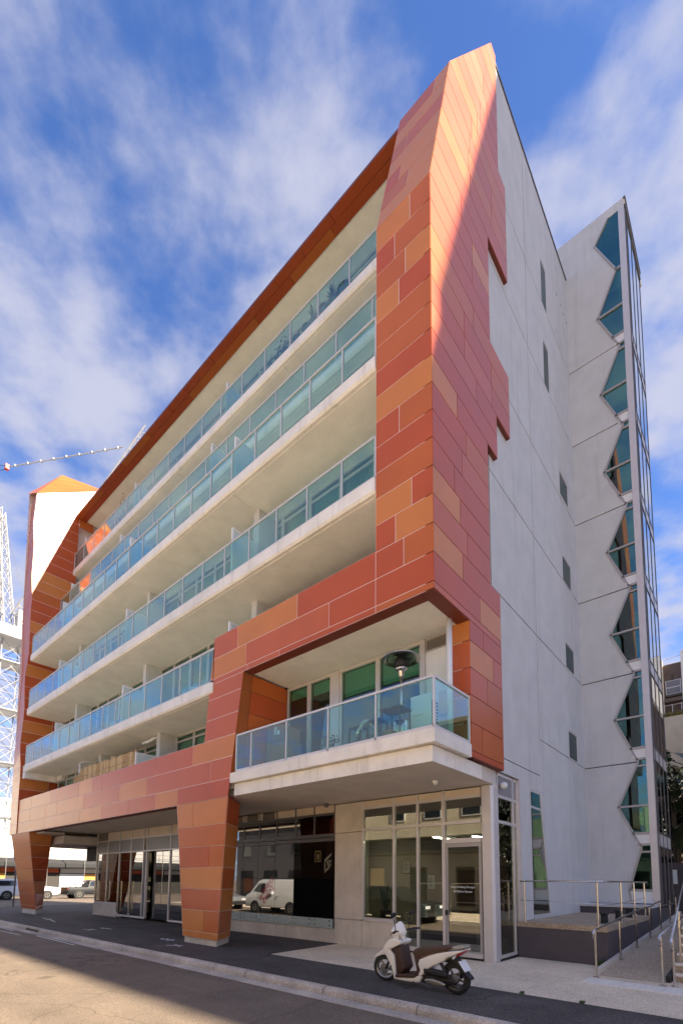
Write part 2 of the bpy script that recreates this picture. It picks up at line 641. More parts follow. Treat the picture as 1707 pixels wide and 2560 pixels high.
# --- right-hand column, street face
mb = MB()
mb.poly([(-1.22, .006, 7.44), (.168, .006, 7.44), (.168, .006, 16.66), (-1.22, .006, 16.66)])
mb.poly([(-1.22, .006, 16.66), (.168, .006, 16.66), (.168, .978, 20.9), (-1.22, .978, 20.9)])
mb.poly([(-1.22, .978, 20.89), (.168, .978, 20.89), (.168, 3.465, 25.24), (-1.22, 3.465, 25.24)])
mb.poly([(-1.22, .006, 7.44), (-1.22, .006, 16.7), (-1.22, 4.3, 16.7), (-1.22, 4.3, 7.44)])
mb.poly([(-1.22, .006, 16.7), (-1.22, .982, 20.9), (-1.22, 3.46, 25.24), (-1.22, 4.3, 25.24), (-1.22, 4.3, 16.7)])
colA = part('column_cladding', mb, 'sealant')
pat = {14: ([-.32], [O_, U_]), 13: ([-.72], [R_, U_]), 12: ([-.44], [U_, O_]), 11: ([-.61], [O_, R_]), 10: ([], [U_]), 9: ([], [U_]),
       8: ([], [R_]), 7: ([], [O_]), 6: ([-.61], [R_, U_]), 5: ([], [R_]), 4: ([], [U_]), 3: ([-.31], [O_, R_]), 2: ([-.71], [R_, O_]),
       1: ([-.51], [R_, U_]), 0: ([], [R_]), -1: ([], [U_])}
for z0, z1 in rows_between(7.44, 16.665):
    k = int(round((z0 - 7.59) / 0.605)) if z0 > 7.5 else -1
    j, tn = pat.get(k, ([], [R_]))
    band_row(colA, lambda z: -1.22, lambda z: .18, z0, z1, j, tn)
for z0, z1 in rows_between(16.665, 20.9):
    y0, y1 = (z0 - 16.665) * .97 / 4.235, (z1 - 16.665) * .97 / 4.235
    js = [-1.22, .18] if rng.random() < 0.6 else [-1.22, rng.choice((-.8, -.5, -.2)), .18]
    for a, b in zip(js, js[1:]):
        panel([(a, y0, z0), (b, y0, z0), (b, y1, z1), (a, y1, z1)], rng.choice((R_, R_, P_, U_, O_)), colA)
for z0, z1 in rows_between(20.9, 25.25):
    y0, y1 = .97 + (z0 - 20.9) * 2.48 / 4.35, .97 + (z1 - 20.9) * 2.48 / 4.35
    panel([(-1.22, y0, z0), (.18, y0, z0), (.18, y1, z1), (-1.22, y1, z1)], tone(), colA)

# --- side face with its stepped back edge
YF = [(7.44, 0.0), (16.665, 0.0), (20.9, .97), (25.25, 3.45)]


def yback(z):
    for lim, v in ((8.8, 3.2), (12.43, 2.65), (13.64, 3.24), (15.455, 4.12), (18.48, 2.94), (21.5, 4.23), (99, 3.76)):
        if z < lim:
            return v


mb = MB()
srows = [(4.42, 4.565)] + rows_between(4.565, 7.44) + rows_between(7.44, 25.25)
for z0, z1 in srows:
    zm = (z0 + z1) / 2
    f0 = 1.5 if zm < 7.44 else pl(YF, z0)
    f1 = 1.5 if zm < 7.44 else pl(YF, z1)
    b = yback(zm)
    mb.prism([(0.0, f0 + .006, z0), (0.0, b - .002, z0), (0.0, b - .002, z1), (0.0, f1 + .006, z1)], (.166, 0, 0))
colB = part('side_cladding', mb, 'reveal_red')
for z0, z1 in srows:
    zm = (z0 + z1) / 2
    f0 = 1.5 if zm < 7.44 else pl(YF, z0)
    f1 = 1.5 if zm < 7.44 else pl(YF, z1)
    b = yback(zm)
    span = b - f0
    js = []
    if z1 - z0 > .3:
        if span > 1.2 and rng.random() < .75:
            js.append(f0 + span * rng.uniform(.3, .7))
        if span > 3.4 and rng.random() < .5:
            js = [f0 + span * .36, f0 + span * .72]
    ys = [None] + js + [None]
    for i in range(len(ys) - 1):
        a0, a1 = (f0, f1) if ys[i] is None else (ys[i], ys[i])
        c0, c1 = (b, b) if ys[i + 1] is None else (ys[i + 1], ys[i + 1])
        if a1 > c1 - .05:
            a1 = c1 - .05
        tn = tone()
        if tn == O_ and rng.random() < .45:
            tn = R_
        if tn == O_ and z0 > 17:
            tn = U_
        panel([(.18, a0, z0), (.18, c0, z0), (.18, c1, z1), (.18, a1, z1)], tn, colB)
# return on the street side of the lower strip
mb = MB().box(-.30, .166, 1.512, 1.64, 4.42, 7.44)
colC = part('return_cladding', mb, 'sealant')
for z0, z1 in [(4.42, 4.565)] + rows_between(4.565, 7.44):
    panel([(-.30, 1.5, z0), (.18, 1.5, z0), (.18, 1.5, z1), (-.30, 1.5, z1)], tone(), colC)

# --- cross beam, slanting leg and long parapet band
XL = [(5.775, -7.42), (8.83, -7.07)]
XR = [(4.05, -6.2), (5.775, -5.93), (7.44, -5.66)]
mb = MB()
mb.poly([(-5.66, .006, 7.44), (-1.22, .006, 7.44), (-1.22, .006, 8.83), (-7.07, .006, 8.83), (-7.23, .006, 7.44)])
mb.poly([(-7.42, .006, 5.775), (-5.94, .006, 5.775), (-5.67, .006, 7.44), (-7.23, .006, 7.44)])
mb.poly([(-23.97, .006, 4.05), (-6.21, .006, 4.05), (-5.94, .006, 5.775), (-23.97, .006, 5.775)])
mb.box(-7.05, -1.22, .02, .14, 7.5, 8.822)
mb.box(-23.97, -7.5, .02, .14, 4.1, 5.767)
beam = part('beam_cladding', mb, 'sealant')
band_row(beam, lambda z: pl(XL, z), lambda z: -1.22, 8.195, 8.83, [-5.97, -3.61], [P_, O_, R_])
band_row(beam, lambda z: pl(XL, z), lambda z: -1.22, 7.59, 8.195, [-5.59, -2.55], [O_, P_, R_])
band_row(beam, lambda z: pl(XL, z), lambda z: -1.22, 7.44, 7.59, [-5.5, -4.24], [P_, P_, R_])
for z0, z1 in rows_between(5.775, 7.44):
    band_row(beam, lambda z: pl(XL, z), lambda z: pl(XR, z), z0, z1, [], [P_])
band_row(beam, lambda z: -23.97, lambda z: pl(XR, z), 5.17, 5.775, [-22.1, -19.5, -16.4, -15.05, -14.2, -10.1, -8.0], [O_, O_, U_, O_, P_, P_, P_, O_])
band_row(beam, lambda z: -23.97, lambda z: pl(XR, z), 4.565, 5.17, [-22.2, -20.05, -18.7, -15.85, -12.7, -10.7, -7.05], [O_, O_, O_, O_, P_, O_, P_, P_])
band_row(beam, lambda z: -23.97, lambda z: pl(XR, z), 4.05, 4.565, [-20.1, -16.15, -14.1, -11.95, -10.1, -8.76], [O_, O_, O_, P_, P_, O_, R_])
# undersides of beam and band
mb = MB().box(-5.6, -.1, .016, .30, 7.425, 7.49)
mb.box(-.12, .166, .016, 1.64, 7.425, 7.438)
mb.box(-23.9, -6.3, .016, .30, 4.035, 4.09)
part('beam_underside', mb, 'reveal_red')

# --- reveal and side wall beside the corner balcony
mb = MB()
wr = rows_between(4.40, 7.44)
for z0, z1 in wr:
    x0, x1 = pl(XR, z0), pl(XR, z1)
    mb.poly([(x0 - .006, .006, z0), (-5.72, 1.65, z0), (-5.72, 1.65, z1), (x1 - .006, .006, z1)])
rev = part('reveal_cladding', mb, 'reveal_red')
for z0, z1 in wr:
    x0, x1 = pl(XR, z0), pl(XR, z1)

    def rp(x, t, z):
        return (lerp(x, -5.708, t), lerp(0, 1.65, t), z)
    t = .2
    panel([rp(x0, 0, z0), rp(x0, t, z0), rp(x1, t, z1), rp(x1, 0, z1)], 'panel_shade_warm', rev)  # darker tone paints shade into the reveal edge
    panel([rp(x0, t, z0), rp(x0, 1, z0), rp(x1, 1, z1), rp(x1, t, z1)], rng.choice((R_, U_, U_)), rev)


# --- tapering legs
def leg(top, bot, ztop, zbot, base_in, jx):
    """top/bot: plan corners front-left, front-right, back-right, back-left"""
    mb = MB()
    T = [(x, y, ztop) for x, y in top]
    B = [(x, y, zbot) for x, y in bot]
    zs = [zbot, zbot + .17]
    z = zbot + .17 + .6
    while z < ztop - .2:
        zs.append(z)
        z += .6
    zs.append(ztop)
    # backing sheets: the same folded courses, set back a little along their own normals
    for i in range(4):
        j = (i + 1) % 4
        for z0, z1 in zip(zs, zs[1:]):
            t0, t1 = (z0 - zbot) / (ztop - zbot), (z1 - zbot) / (ztop - zbot)
            q4 = [Vector(B[i]).lerp(Vector(T[i]), t0), Vector(B[j]).lerp(Vector(T[j]), t0), Vector(B[j]).lerp(Vector(T[j]), t1), Vector(B[i]).lerp(Vector(T[i]), t1)]
            nr = (q4[1] - q4[0]).cross(q4[3] - q4[0]).normalized()
            mb.poly([p - nr * .016 for p in q4])
    mb.poly([B[3], B[2], B[1], B[0]])
    lg = part('leg_cladding', mb, 'sealant')
    for q, (z0, z1) in enumerate(zip(zs, zs[1:])):
        t0, t1 = (z0 - zbot) / (ztop - zbot), (z1 - zbot) / (ztop - zbot)
        for (i, j) in ((0, 1), (1, 2), (2, 3), (3, 0)):
            def c(i_, t):
                return Vector(B[i_]).lerp(Vector(T[i_]), t)
            quad = [c(i, t0), c(j, t0), c(j, t1), c(i, t1)]
            if (i, j) == (0, 1) and q in jx:
                f = jx[q]
                m0, m1 = quad[0].lerp(quad[1], f), quad[3].lerp(quad[2], f)
                panel([quad[0], m0, m1, quad[3]], rng.choice((O_, U_, R_)), lg)
                panel([m0, quad[1], quad[2], m1], rng.choice((U_, O_)), lg)
            else:
                panel(quad, rng.choice((U_, U_, R_, O_)) if (i, j) == (0, 1) else rng.choice((U_, R_, R_, O_)), lg)
    g = base_in
    cx, cy = sum(p[0] for p in bot) / 4, sum(p[1] for p in bot) / 4
    bp = [(lerp(x, cx, g), lerp(y, cy, g)) for x, y in bot]
    mb = MB().prism([(x, y, -.02) for x, y in bp], (0, 0, zbot + .01))
    part('leg_base', mb, 'plinth_concrete')


leg([(-8.77, 0), (-6.2, 0), (-6.83, .9), (-8.4, .9)], [(-8.17, 0), (-6.47, 0), (-7.12, .9), (-7.9, .9)], 4.05, .17, .07, {1: .62, 4: .7, 6: .33})
leg([(-24.9, 0), (-22.15, 0), (-22.2, 1.05), (-24.5, 1.05)], [(-24.64, .6), (-22.45, .62), (-23.2, 1.13), (-24.3, 1.2)], 4.05, .25, .09, {})

# --- left-hand column: a folded street face, its inner flank and a sloping cap
LIN = [(4.05, -.03), (5.9, -.05), (7.4, -.04), (8.6, -.15), (10.5, -.06), (12.3, -.16), (12.9, -.11), (13.5, -.04), (16.0, -.10), (16.6, -.07),
       (17.8, -.18), (19.6, -.17), (20.8, -.28), (22.69, -.20)]
LOUT = [(4.05, .05), (8.1, 0.0), (10.3, .04), (12.6, .08), (15.3, -.02), (16.9, -.08), (20.2, -.06), (22.8, -.05), (23.35, -.27)]
mb = MB()
lrows = rows_between(4.05, 22.69)
for z0, z1 in lrows:
    mb.poly([(-25.39, pl(LOUT, z0) + .006, z0), (-24.01, pl(LIN, z0) + .006, z0), (-24.01, pl(LIN, z1) + .006, z1), (-25.39, pl(LOUT, z1) + .006, z1)])
    mb.poly([(-24.006, pl(LIN, z0) + .01, z0), (-24.006, 2.0, z0), (-24.006, 2.0, z1), (-24.006, pl(LIN, z1) + .01, z1)])
CAPZ = lambda y: 22.69 + (y + .19) * 2.04 / 2.98
mb.poly([(-24.006, -.17, 22.69), (-24.006, 2.79, 22.0), (-24.006, 2.79, 24.73)])
mb.poly([(-24.4, 2.0, 4.05), (-24.4, 4.3, 4.05), (-24.4, 4.3, 25.0), (-24.4, 2.0, 22.0)])
mb.poly([(-24.006, 2.0, 4.05), (-24.4, 2.0, 4.05), (-24.4, 2.0, 22.0), (-24.006, 2.0, 22.0)])
mb.poly([(-25.4, .1, 4.05), (-25.4, -.2, 23.35), (-25.4, 1.38, 25.62), (-25.4, 3.49, 26.1), (-25.4, 4.3, 26.1), (-25.4, 4.3, 4.05)])
colL = part('far_column_cladding', mb, 'sealant')
for z0, z1 in lrows:
    panel([(-25.4, pl(LOUT, z0), z0), (-24.0, pl(LIN, z0), z0), (-24.0, pl(LIN, z1), z1), (-25.4, pl(LOUT, z1), z1)],
          rng.choice((R_, P_, U_)) if z0 > 8 else O_, colL)
    js = [pl(LIN, z0)] + ([1.3] if 5 < z0 < 14 else []) + [2.0]
    for i in range(len(js) - 1):
        a0, a1 = (pl(LIN, z0), pl(LIN, z1)) if i == 0 else (js[i], js[i])
        panel([(-24.0, a0, z0), (-24.0, js[i + 1], z0), (-24.0, js[i + 1], z1), (-24.0, a1, z1)], rng.choice((R_, R_, U_, R_, O_)), colL)
mm_ = [(-24.0, 2.0, 22.02), (-24.0, 2.79, 22.02), (-24.0, 2.79, 24.73), (-24.0, 2.0, CAPZ(2.0))]
panel(mm_, U_, colL)
panel([(-24.0, -.19, 22.69), (-24.0, 2.0, 22.69), (-24.0, 2.0, CAPZ(2.0))], O_, colL)
A_, B_, C_, D_, E_ = (-24.0, -.19, 22.70), (-24.0, 2.79, 24.74), (-25.4, -.27, 23.36), (-25.4, 1.38, 25.63), (-25.4, 3.49, 26.14)
capm = MB().poly([A_, B_, E_, D_]).poly([A_, D_, C_]).poly([C_, D_, (-25.4, 1.38, 25.0)])
cap = part('far_column_cap', capm, 'panel_rust')
for t0, t1 in ((0, .25), (.25, .5), (.5, .75), (.75, 1)):
    f = lambda p, q, t: Vector(p).lerp(Vector(q), t) + Vector((.006, 0, .006))
    panel([f(A_, D_, t0), f(B_, E_, t0), f(B_, E_, t1), f(A_, D_, t1)], U_, cap)
panel([Vector(A_) + Vector((.004, -.006, .01)), Vector(D_) + Vector((.004, -.006, .01)), Vector(C_) + Vector((.004, -.006, .01))], U_, cap)

# --- roof: panelled underside of the eave, sloping roof behind
mb = MB()
mb.prism([(-23.98, 1.8, 22.47), (-23.98, 2.36, 22.47), (-23.98, 2.36, 22.60), (-23.98, 1.83, 22.62)], (22.7, 0, 0))
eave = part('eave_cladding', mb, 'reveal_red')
jr = [[-23.98], [-23.98]]
for r_ in (0, 1):
    x = -23.98
    while x < -1.3:
        x2 = min(-1.24, x + rng.choice((1.3, 1.9, 2.5, 3.1)))
        ya, yb = ((1.8, 2.07), (2.07, 2.36))[r_]
        panel([(x, ya, 22.455), (x, yb, 22.455), (x2, yb, 22.455), (x2, ya, 22.455)], rng.choice(('panel_shade', 'panel_shade', 'panel_shade_warm')), eave)  # shade under the eave is painted into these panel colours
        x = x2
mb = MB().prism([(-24.0, 1.84, 22.64), (-24.0, 2.9, 24.2), (-24.0, 4.3, 24.3), (-24.0, 4.3, 22.64)], (22.75, 0, 0))
part('roof', mb, 'aluminium_dark')
mb = MB().box(-23.95, -1.24, 2.365, 4.3, 22.50, 22.63)
part('eave_soffit', mb, 'soffit')

# --- core and balcony slabs
part('core', MB().box(-25.35, -1.3, 4.3, 11.5, 4.35, 24.3).box(-1.3, -.27, 4.3, 11.5, 4.35, 25.2), 'dark_wall')
part('roof_deck', MB().box(-25.3, -1.3, 4.31, 11.5, 24.31, 24.4), 'precast')


def slab(x0, x1, y0, y1, z0, z1, yb=4.3):
    o = part('balcony_slab', MB().prism([(x0, y0, z0 + .05), (x0, y0, z1), (x0, yb, z1), (x0, yb, z0), (x0, y0 + .05, z0)], (x1 - x0, 0, 0)), 'slab_white')
    cuts = [x0 + .02] + [c for c in (-19.9, -13.12, -6.52) if x0 < c < x1] + [x1 - .02]
    for a, b in zip(cuts, cuts[1:]):
        MB().box(a + .006, b - .006, y0 + .14, yb - .01, z0 - .014, z0 - .002).build('soffit', 'soffit', o)
    return o


LV = {2: 7.5, 3: 10.53, 4: 13.44}
slab(-23.62, -7.05, -.04, 4.3, 7.18, 7.5)
slab(-23.66, -1.23, -.04, 4.3, 10.19, 10.53)
slab(-23.72, -1.23, -.04, 4.3, 13.14, 13.44)
slab(-24.3, -1.23, 1.28, 4.3, 16.03, 16.28)
slab(-24.3, -1.23, 1.83, 4.3, 18.97, 19.26)
part('end_beam', MB().box(-23.62, -23.30, -.035, 1.6, 6.86, 7.172), 'slab_white')
part('end_beam', MB().box(-23.28, -22.6, 1.45, 1.6, 6.9, 7.16), 'slab_white')
# slab under the corner balcony and under the first floor
part('balcony_slab', MB().box(-6.05, .2, -.06, 1.46, 4.40, 4.67), 'slab_white')
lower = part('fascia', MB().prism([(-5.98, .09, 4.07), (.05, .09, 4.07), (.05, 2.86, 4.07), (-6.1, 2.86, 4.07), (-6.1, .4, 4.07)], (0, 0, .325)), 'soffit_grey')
for a, b in zip((-6.0, -5.0, -4.1, -3.0, -1.75), (-5.0, -4.1, -3.0, -1.75, .075)):
    panel([(a, .06, 4.06), (b, .06, 4.06), (b, .06, 4.38), (a, .06, 4.38)], 'slab_white', lower, gap=.004, name='fascia_panel')
for a, b in ((.06, .95), (.95, 2.2)):
    panel([(.08, a, 4.06), (.08, b, 4.06), (.08, b, 4.38), (.08, a, 4.38)], 'slab_white', lower, gap=.004, name='fascia_panel')
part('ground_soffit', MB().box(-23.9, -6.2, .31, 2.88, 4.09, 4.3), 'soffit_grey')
part('first_floor_slab', MB().box(-25.3, -.26, 2.2, 4.4, 4.31, 4.36).box(-23.9, -6.25, .16, 2.2, 4.32, 4.6), 'slab_white')
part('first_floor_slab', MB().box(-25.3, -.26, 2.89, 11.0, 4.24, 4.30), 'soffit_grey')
part('corner_soffit', MB().box(-5.62, -.1, .31, 1.75, 7.445, 7.6).box(-1.3, .0, .16, 4.3, 7.61, 7.7).box(-7.0, -1.2, .15, 1.8, 7.61, 7.7), 'soffit')


# --- balustrades
def balustrade(xs, y, zbot, ztop):
    """xs: joints of the glass panes; handrail, bottom channel and posts with a pane in each bay"""
    mb = MB()
    x0, x1 = xs[0], xs[-1]
    mb.box(x0, x1, y - .025, y + .025, ztop - .045, ztop)
    mb.box(x0, x1, y - .02, y + .02, zbot - .005, zbot + .07)
    for x in xs:
        mb.box(x - .018, x + .018, y - .02, y + .035, zbot - .02, ztop - .046)
    b = part('balustrade', mb, 'aluminium')
    for a, c in zip(xs, xs[1:]):
        MB().box(a + .02, c - .02, y - .006, y + .006, zbot + .072, ztop - .047).build('glass_pane', 'bal_glass', b)
    return b


def fill(x0, x1, w):
    n = max(1, round((x1 - x0) / w))
    return [lerp(x0, x1, i / n) for i in range(n + 1)]


balustrade(fill(-23.5, -7.78, 1.12) + [-7.08], .02, 7.5, 8.56)
balustrade([-23.6] + fill(-22.5, -2.21, 1.13) + [-1.24], .02, 10.53, 11.55)
balustrade([-23.66] + fill(-22.6, -2.22, 1.09) + [-1.24], .02, 13.44, 14.47)
balustrade(fill(-23.96, -2.32, 1.255) + [-1.24], 1.32, 16.28, 17.27)
balustrade(fill(-23.96, -3.6, 1.265) + [-2.34, -1.24], 1.88, 19.26, 20.27)
balustrade([-5.86, -5.24, -3.9, -2.53, -1.2, .155], .0, 4.67, 5.71)
mb = MB().box(.13, .18, .03, 1.46, 5.665, 5.71).box(.135, .175, .03, 1.46, 4.665, 4.74).box(.135, .175, 1.42, 1.46, 4.75, 5.66)
bs = part('side_balustrade', mb, 'aluminium')
MB().box(.149, .161, .04, 1.41, 4.742, 5.663).build('glass_pane', 'bal_glass', bs)


# --- balcony divider screens and blade columns
def screen(x, y0, y1, z0, h):
    mb = MB().box(x - .03, x + .03, y0, y0 + .06, z0, z0 + h).box(x - .03, x + .03, y1 - .05, y1, z0, z0 + h)
    mb.box(x - .028, x + .028, y0 + .06, y1 - .05, z0 + h - .06, z0 + h).box(x - .028, x + .028, y0 + .06, y1 - .05, z0, z0 + .06)
    s = part('divider_screen', mb, 'white_paint')
    MB().box(x - .01, x + .01, y0 + .061, y1 - .051, z0 + .062, z0 + h - .062).build('frosted_pane', 'screen_glass', s)


for x in (-6.52, -13.12, -19.9):
    screen(x, .10, 1.62, 10.54, 1.55)
    screen(x, .10, 1.62, 13.45, 1.55)
for x in (-13.12, -19.9):
    screen(x, .10, 1.62, 7.51, 1.55)
screen(-6.62, .16, 1.62, 7.71, 1.55)
screen(-11.98, .18, 1.62, 4.61, 1.70)
for x in (-9.82, -17.13, -22.9):
    screen(x, 1.42, 2.98, 16.29, 1.55)
    screen(x, 1.98, 3.4, 19.27, 1.55)
for x, z0, z1 in ((-19.85, 7.5, 10.19), (-13.15, 7.5, 10.19), (-6.48, 7.7, 10.19), (-11.86, 4.6, 7.18), (-16.84, 4.6, 7.18), (-6.48, 10.53, 13.13), (-13.14, 10.53, 13.13), (-19.82, 10.53, 13.13)):
    part('blade_column', MB().box(x - .12, x + .12, .95, 1.62, z0 + .004, z1 - .01), 'precast')
part('drain_pipe', MB().path([(-12.9, .9, 6.95), (-12.3, .9, 6.95), (-12.2, .9, 7.0), (-12.15, 1.2, 7.17)], .06, 10), 'white_paint', True)
part('drain_pipe', MB().path([(-18.0, .6, 6.2), (-18.0, .6, 6.9), (-18.0, .75, 7.0), (-17.8, 1.3, 7.05)], .06, 10), 'white_paint', True)


# --- windows of the flats
def window_wall(x0, x1, y, z0, z1, w, seed):
    r = random.Random(seed)
    xs = fill(x0, x1, w)
    zt = z1 - .28
    for i, (a, b) in enumerate(zip(xs, xs[1:])):
        a2, b2 = a + .004, b - .004
        mb = MB().box(a2, a2 + .05, y - .05, y + .03, z0, z1).box(b2 - .05, b2, y - .05, y + .03, z0, z1)
        mb.box(a2 + .05, b2 - .05, y - .05, y + .03, zt, zt + .06).box(a2 + .05, b2 - .05, y - .05, y + .03, z0, z0 + .07).box(a2 + .05, b2 - .05, y - .05, y + .03, z1 - .06, z1)
        wdw = part('window', mb, 'aluminium')
        MB().box(a2 + .05, b2 - .05, y - .006, y + .006, z0 + .07, zt).build('pane', 'win_glass', wdw)
        MB().box(a2 + .05, b2 - .05, y - .006, y + .006, zt + .06, z1 - .06).build('pane', 'win_glass', wdw)
        k = r.random()
        if k < .55:
            drop = r.choice((.8, 1.3, 1.9, 2.3))
            MB().box(a2 + .06, b2 - .06, y + .08, y + .09, max(z0 + .1, z1 - .1 - drop), z1 - .08).build('blind', 'blind_cloth', wdw)
        elif k < .93:
            vs, fs = [], []
            n = 18
            for q in range(n + 1):
                xx = lerp(a2 + .05, b2 - .05, q / n)
                yy = y + .12 + .035 * math.sin(q * 2.2 + i)
                vs += [(xx, yy, z0 + .05), (xx, yy, z1 - .08)]
            for q in range(n):
                fs.append((2 * q, 2 * q + 2, 2 * q + 3, 2 * q + 1))
            obj('curtain', vs, fs, 'curtain_cloth', wdw)


window_wall(-23.6, -7.0, 1.65, 4.62, 7.17, 1.15, 1)
window_wall(-23.6, -6.4, 1.65, 7.51, 10.18, 1.15, 2)
window_wall(-23.9, -1.25, 1.65, 10.54, 13.13, 1.19, 3)
window_wall(-23.9, -1.25, 1.65, 13.45, 16.02, 1.19, 4)
window_wall(-24.3, -1.25, 3.0, 16.29, 18.96, 2.1, 5)
window_wall(-24.3, -1.25, 3.45, 19.27, 22.49, 2.1, 6)


# corner flat behind the corner balcony
def flat_window(a, b, y, z0, z1, blind):
    mb = MB().box(a, a + .06, y - .05, y + .04, z0, z1).box(b - .06, b, y - .05, y + .04, z0, z1)
    mb.box(a + .06, b - .06, y - .05, y + .04, z1 - .08, z1).box(a + .06, b - .06, y - .05, y + .04, z0, z0 + .08)
    wdw = part('window', mb, 'aluminium')
    MB().box(a + .06, b - .06, y - .006, y + .006, z0 + .08, z1 - .08).build('pane', 'win_glass', wdw)
    if blind:
        MB().box(a + .08, b - .08, y + .07, y + .08, z1 - blind, z1 - .09).build('blind', 'blind_cloth', wdw)


zt = 7.43
for a, b, bl in ((-5.66, -4.77, .35), (-4.76, -3.9, .42), (-3.6, -2.36, .75), (-2.35, -1.08, .75)):
    flat_window(a, b, 1.66, 4.67, zt, bl)
part('window_post', MB().box(-3.895, -3.605, 1.58, 1.76, 4.67, zt), 'aluminium')
part('window_post', MB().box(-1.075, -1.0, 1.6, 1.76, 4.67, zt), 'aluminium')
sp = part('louvre_vent', MB().box(-.995, -.12, 1.66, 1.74, 7.12, zt), 'aluminium')
for i in range(6):
    MB().prism([(-.97, 1.62, 7.16 + i * .042), (-.97, 1.655, 7.19 + i * .042), (-.97, 1.655, 7.183 + i * .042), (-.97, 1.62, 7.153 + i * .042)], (.83, 0, 0)).build('slat', 'louvre', sp)
part('rendered_panel', MB().box(-.995, -.12, 1.65, 1.74, 4.67, 7.11), 'white_paint')
part('downpipe', MB().tube((-.15, 1.2, 4.66), (-.15, 1.2, 7.44), .065, 14), 'white_paint', True)
part('switch_box', MB().box(-.62, -.40, 1.56, 1.65, 5.5, 6.05), 'spandrel_beige')
# dark rooms behind the glass
part('room_back', MB().box(-25.2, -.3, 2.6, 2.64, 4.7, 15.9).box(-23.95, -1.0, 4.1, 4.14, 16.3, 22.4), 'dark_wall')

# --- side wall of cast panels with recessed joints
part('side_wall_core', MB().box(-.26, -.025, 4.36, 10.8, 0, 25.2).box(-.26, -.025, 2.95, 4.36, 4.41, 21.3).box(-.26, -.025, 3.8, 4.36, 21.3, 25.2), 'joint_dark')
JZ = [4.79, 5.86, 8.96, 12.04, 15.10, 18.29, 21.35, 25.42]
WINS = []
for z0, z1 in ((21.37, 23.1), (18.31, 20.0)):
    WINS.append((7.57, 8.15, z0, z1))
for z0, z1 in ((15.24, 16.15), (12.06, 13.03), (8.97, 9.91), (5.86, 6.86)):
    WINS.append((8.9, 9.88, z0, z1))


def wall_panel(y0, y1, z0, z1):
    """cast panel on the side wall, with a hole where a window sits"""
    g = .017
    y0, y1, z0, z1 = y0 + g, y1 - g, z0 + g, z1 - g
    mb = MB()
    hole = [w for w in WINS if w[0] > y0 - .05 and w[1] < y1 + .05 and w[2] > z0 - .1 and w[3] < z1 + .1]
    if not hole:
        mb.box(-.024, .07, y0, y1, z0, z1)
    else:
        a, b, c, d = hole[0]
        c = max(c, z0 + .001)
        mb.box(-.024, .07, y0, a, z0, z1).box(-.024, .07, b, y1, z0, z1)
        mb.box(-.024, .07, a, b, d, z1)
        if c > z0 + .02:
            mb.box(-.024, .07, a, b, z0, c)
    return part('concrete_panel', mb, 'precast')


ys = [2.95, 6.05, 10.76]
for z0, z1 in zip(JZ[2:], JZ[3:]):
    wall_panel(2.95 if z1 < 22 else 3.77, 6.05, z0, z1)
    wall_panel(6.05, 10.76, z0, z1)
wall_panel(2.95, 6.05, 4.79, 8.96)
wall_panel(6.05, 10.76, 5.86, 8.96)
# lower panels: around the tall slanting window and the glazed return
SL = [(5.17, .9), (5.17, 4.30), (6.0, 4.30), (6.58, .9)]
g = .012
mb = MB()
mb.prism([(-.024, 4.43, 0), (-.024, 5.17, 0), (-.024, 5.17, 4.78), (-.024, 4.43, 4.78)], (.094, 0, 0))
mb.prism([(-.024, 5.17, 4.30), (-.024, 6.0, 4.30), (-.024, 6.0, 4.78), (-.024, 5.17, 4.78)], (.094, 0, 0))
mb.prism([(-.024, 5.17, 0), (-.024, 6.04, 0), (-.024, 6.04, .9), (-.024, 5.17, .9)], (.094, 0, 0))
mb.prism([(-.024, 2.96, 4.43), (-.024, 4.43, 4.43), (-.024, 4.43, 4.78), (-.024, 2.96, 4.78)], (.094, 0, 0))
part('concrete_panel', mb, 'precast')
mb = MB()
mb.prism([(-.024, 6.58, .9), (-.024, 8.78, .9), (-.024, 8.78, 5.85), (-.024, 6.06, 5.85), (-.024, 6.0, 4.78), (-.024, 6.0, 4.30)], (.094, 0, 0))
mb.prism([(-.024, 6.05, 0), (-.024, 8.78, 0), (-.024, 8.78, .9), (-.024, 6.05, .9)], (.094, 0, 0))
part('concrete_panel', mb, 'precast')
part('concrete_panel', MB().box(-.024, .07, 8.80, 10.76, 0, 5.85), 'precast')
part('parapet_cap', MB().box(-.30, .10, 3.8, 10.84, 25.425, 25.475), 'aluminium_dark')

for a, b, c, d in WINS:
    c = max(c, min([z for z in JZ if z > c - .05] or [c]) + .013) if any(abs(z - c) < .05 for z in JZ) else c
    mb = MB().box(.045, .062, a, a + .04, c, d).box(.045, .062, b - .04, b, c, d).box(.045, .062, a + .04, b - .04, d - .05, d).box(.045, .062, a + .04, b - .04, c, c + .05)
    w = part('side_window', mb, 'aluminium')
    MB().box(.050, .054, a + .04, b - .04, c + .05, d - .05).build('pane', 'dull_glass', w)
# slanting slot window
mb = MB()
fr_ = [(5.17, .9), (6.58, .9), (6.0, 4.30), (5.17, 4.30)]


def ring(mb, x, pts, w, d=.02):
    ins, _ = inset([(x, p[0], p[1]) for p in pts], w)
    n = len(pts)
    o = [(x, p[0], p[1]) for p in pts]
    for i in range(n):
        j = (i + 1) % n
        mb.prism([o[i], o[j], tuple(ins[j]), tuple(ins[i])], (d, 0, 0))
    return [tuple(p) for p in ins]


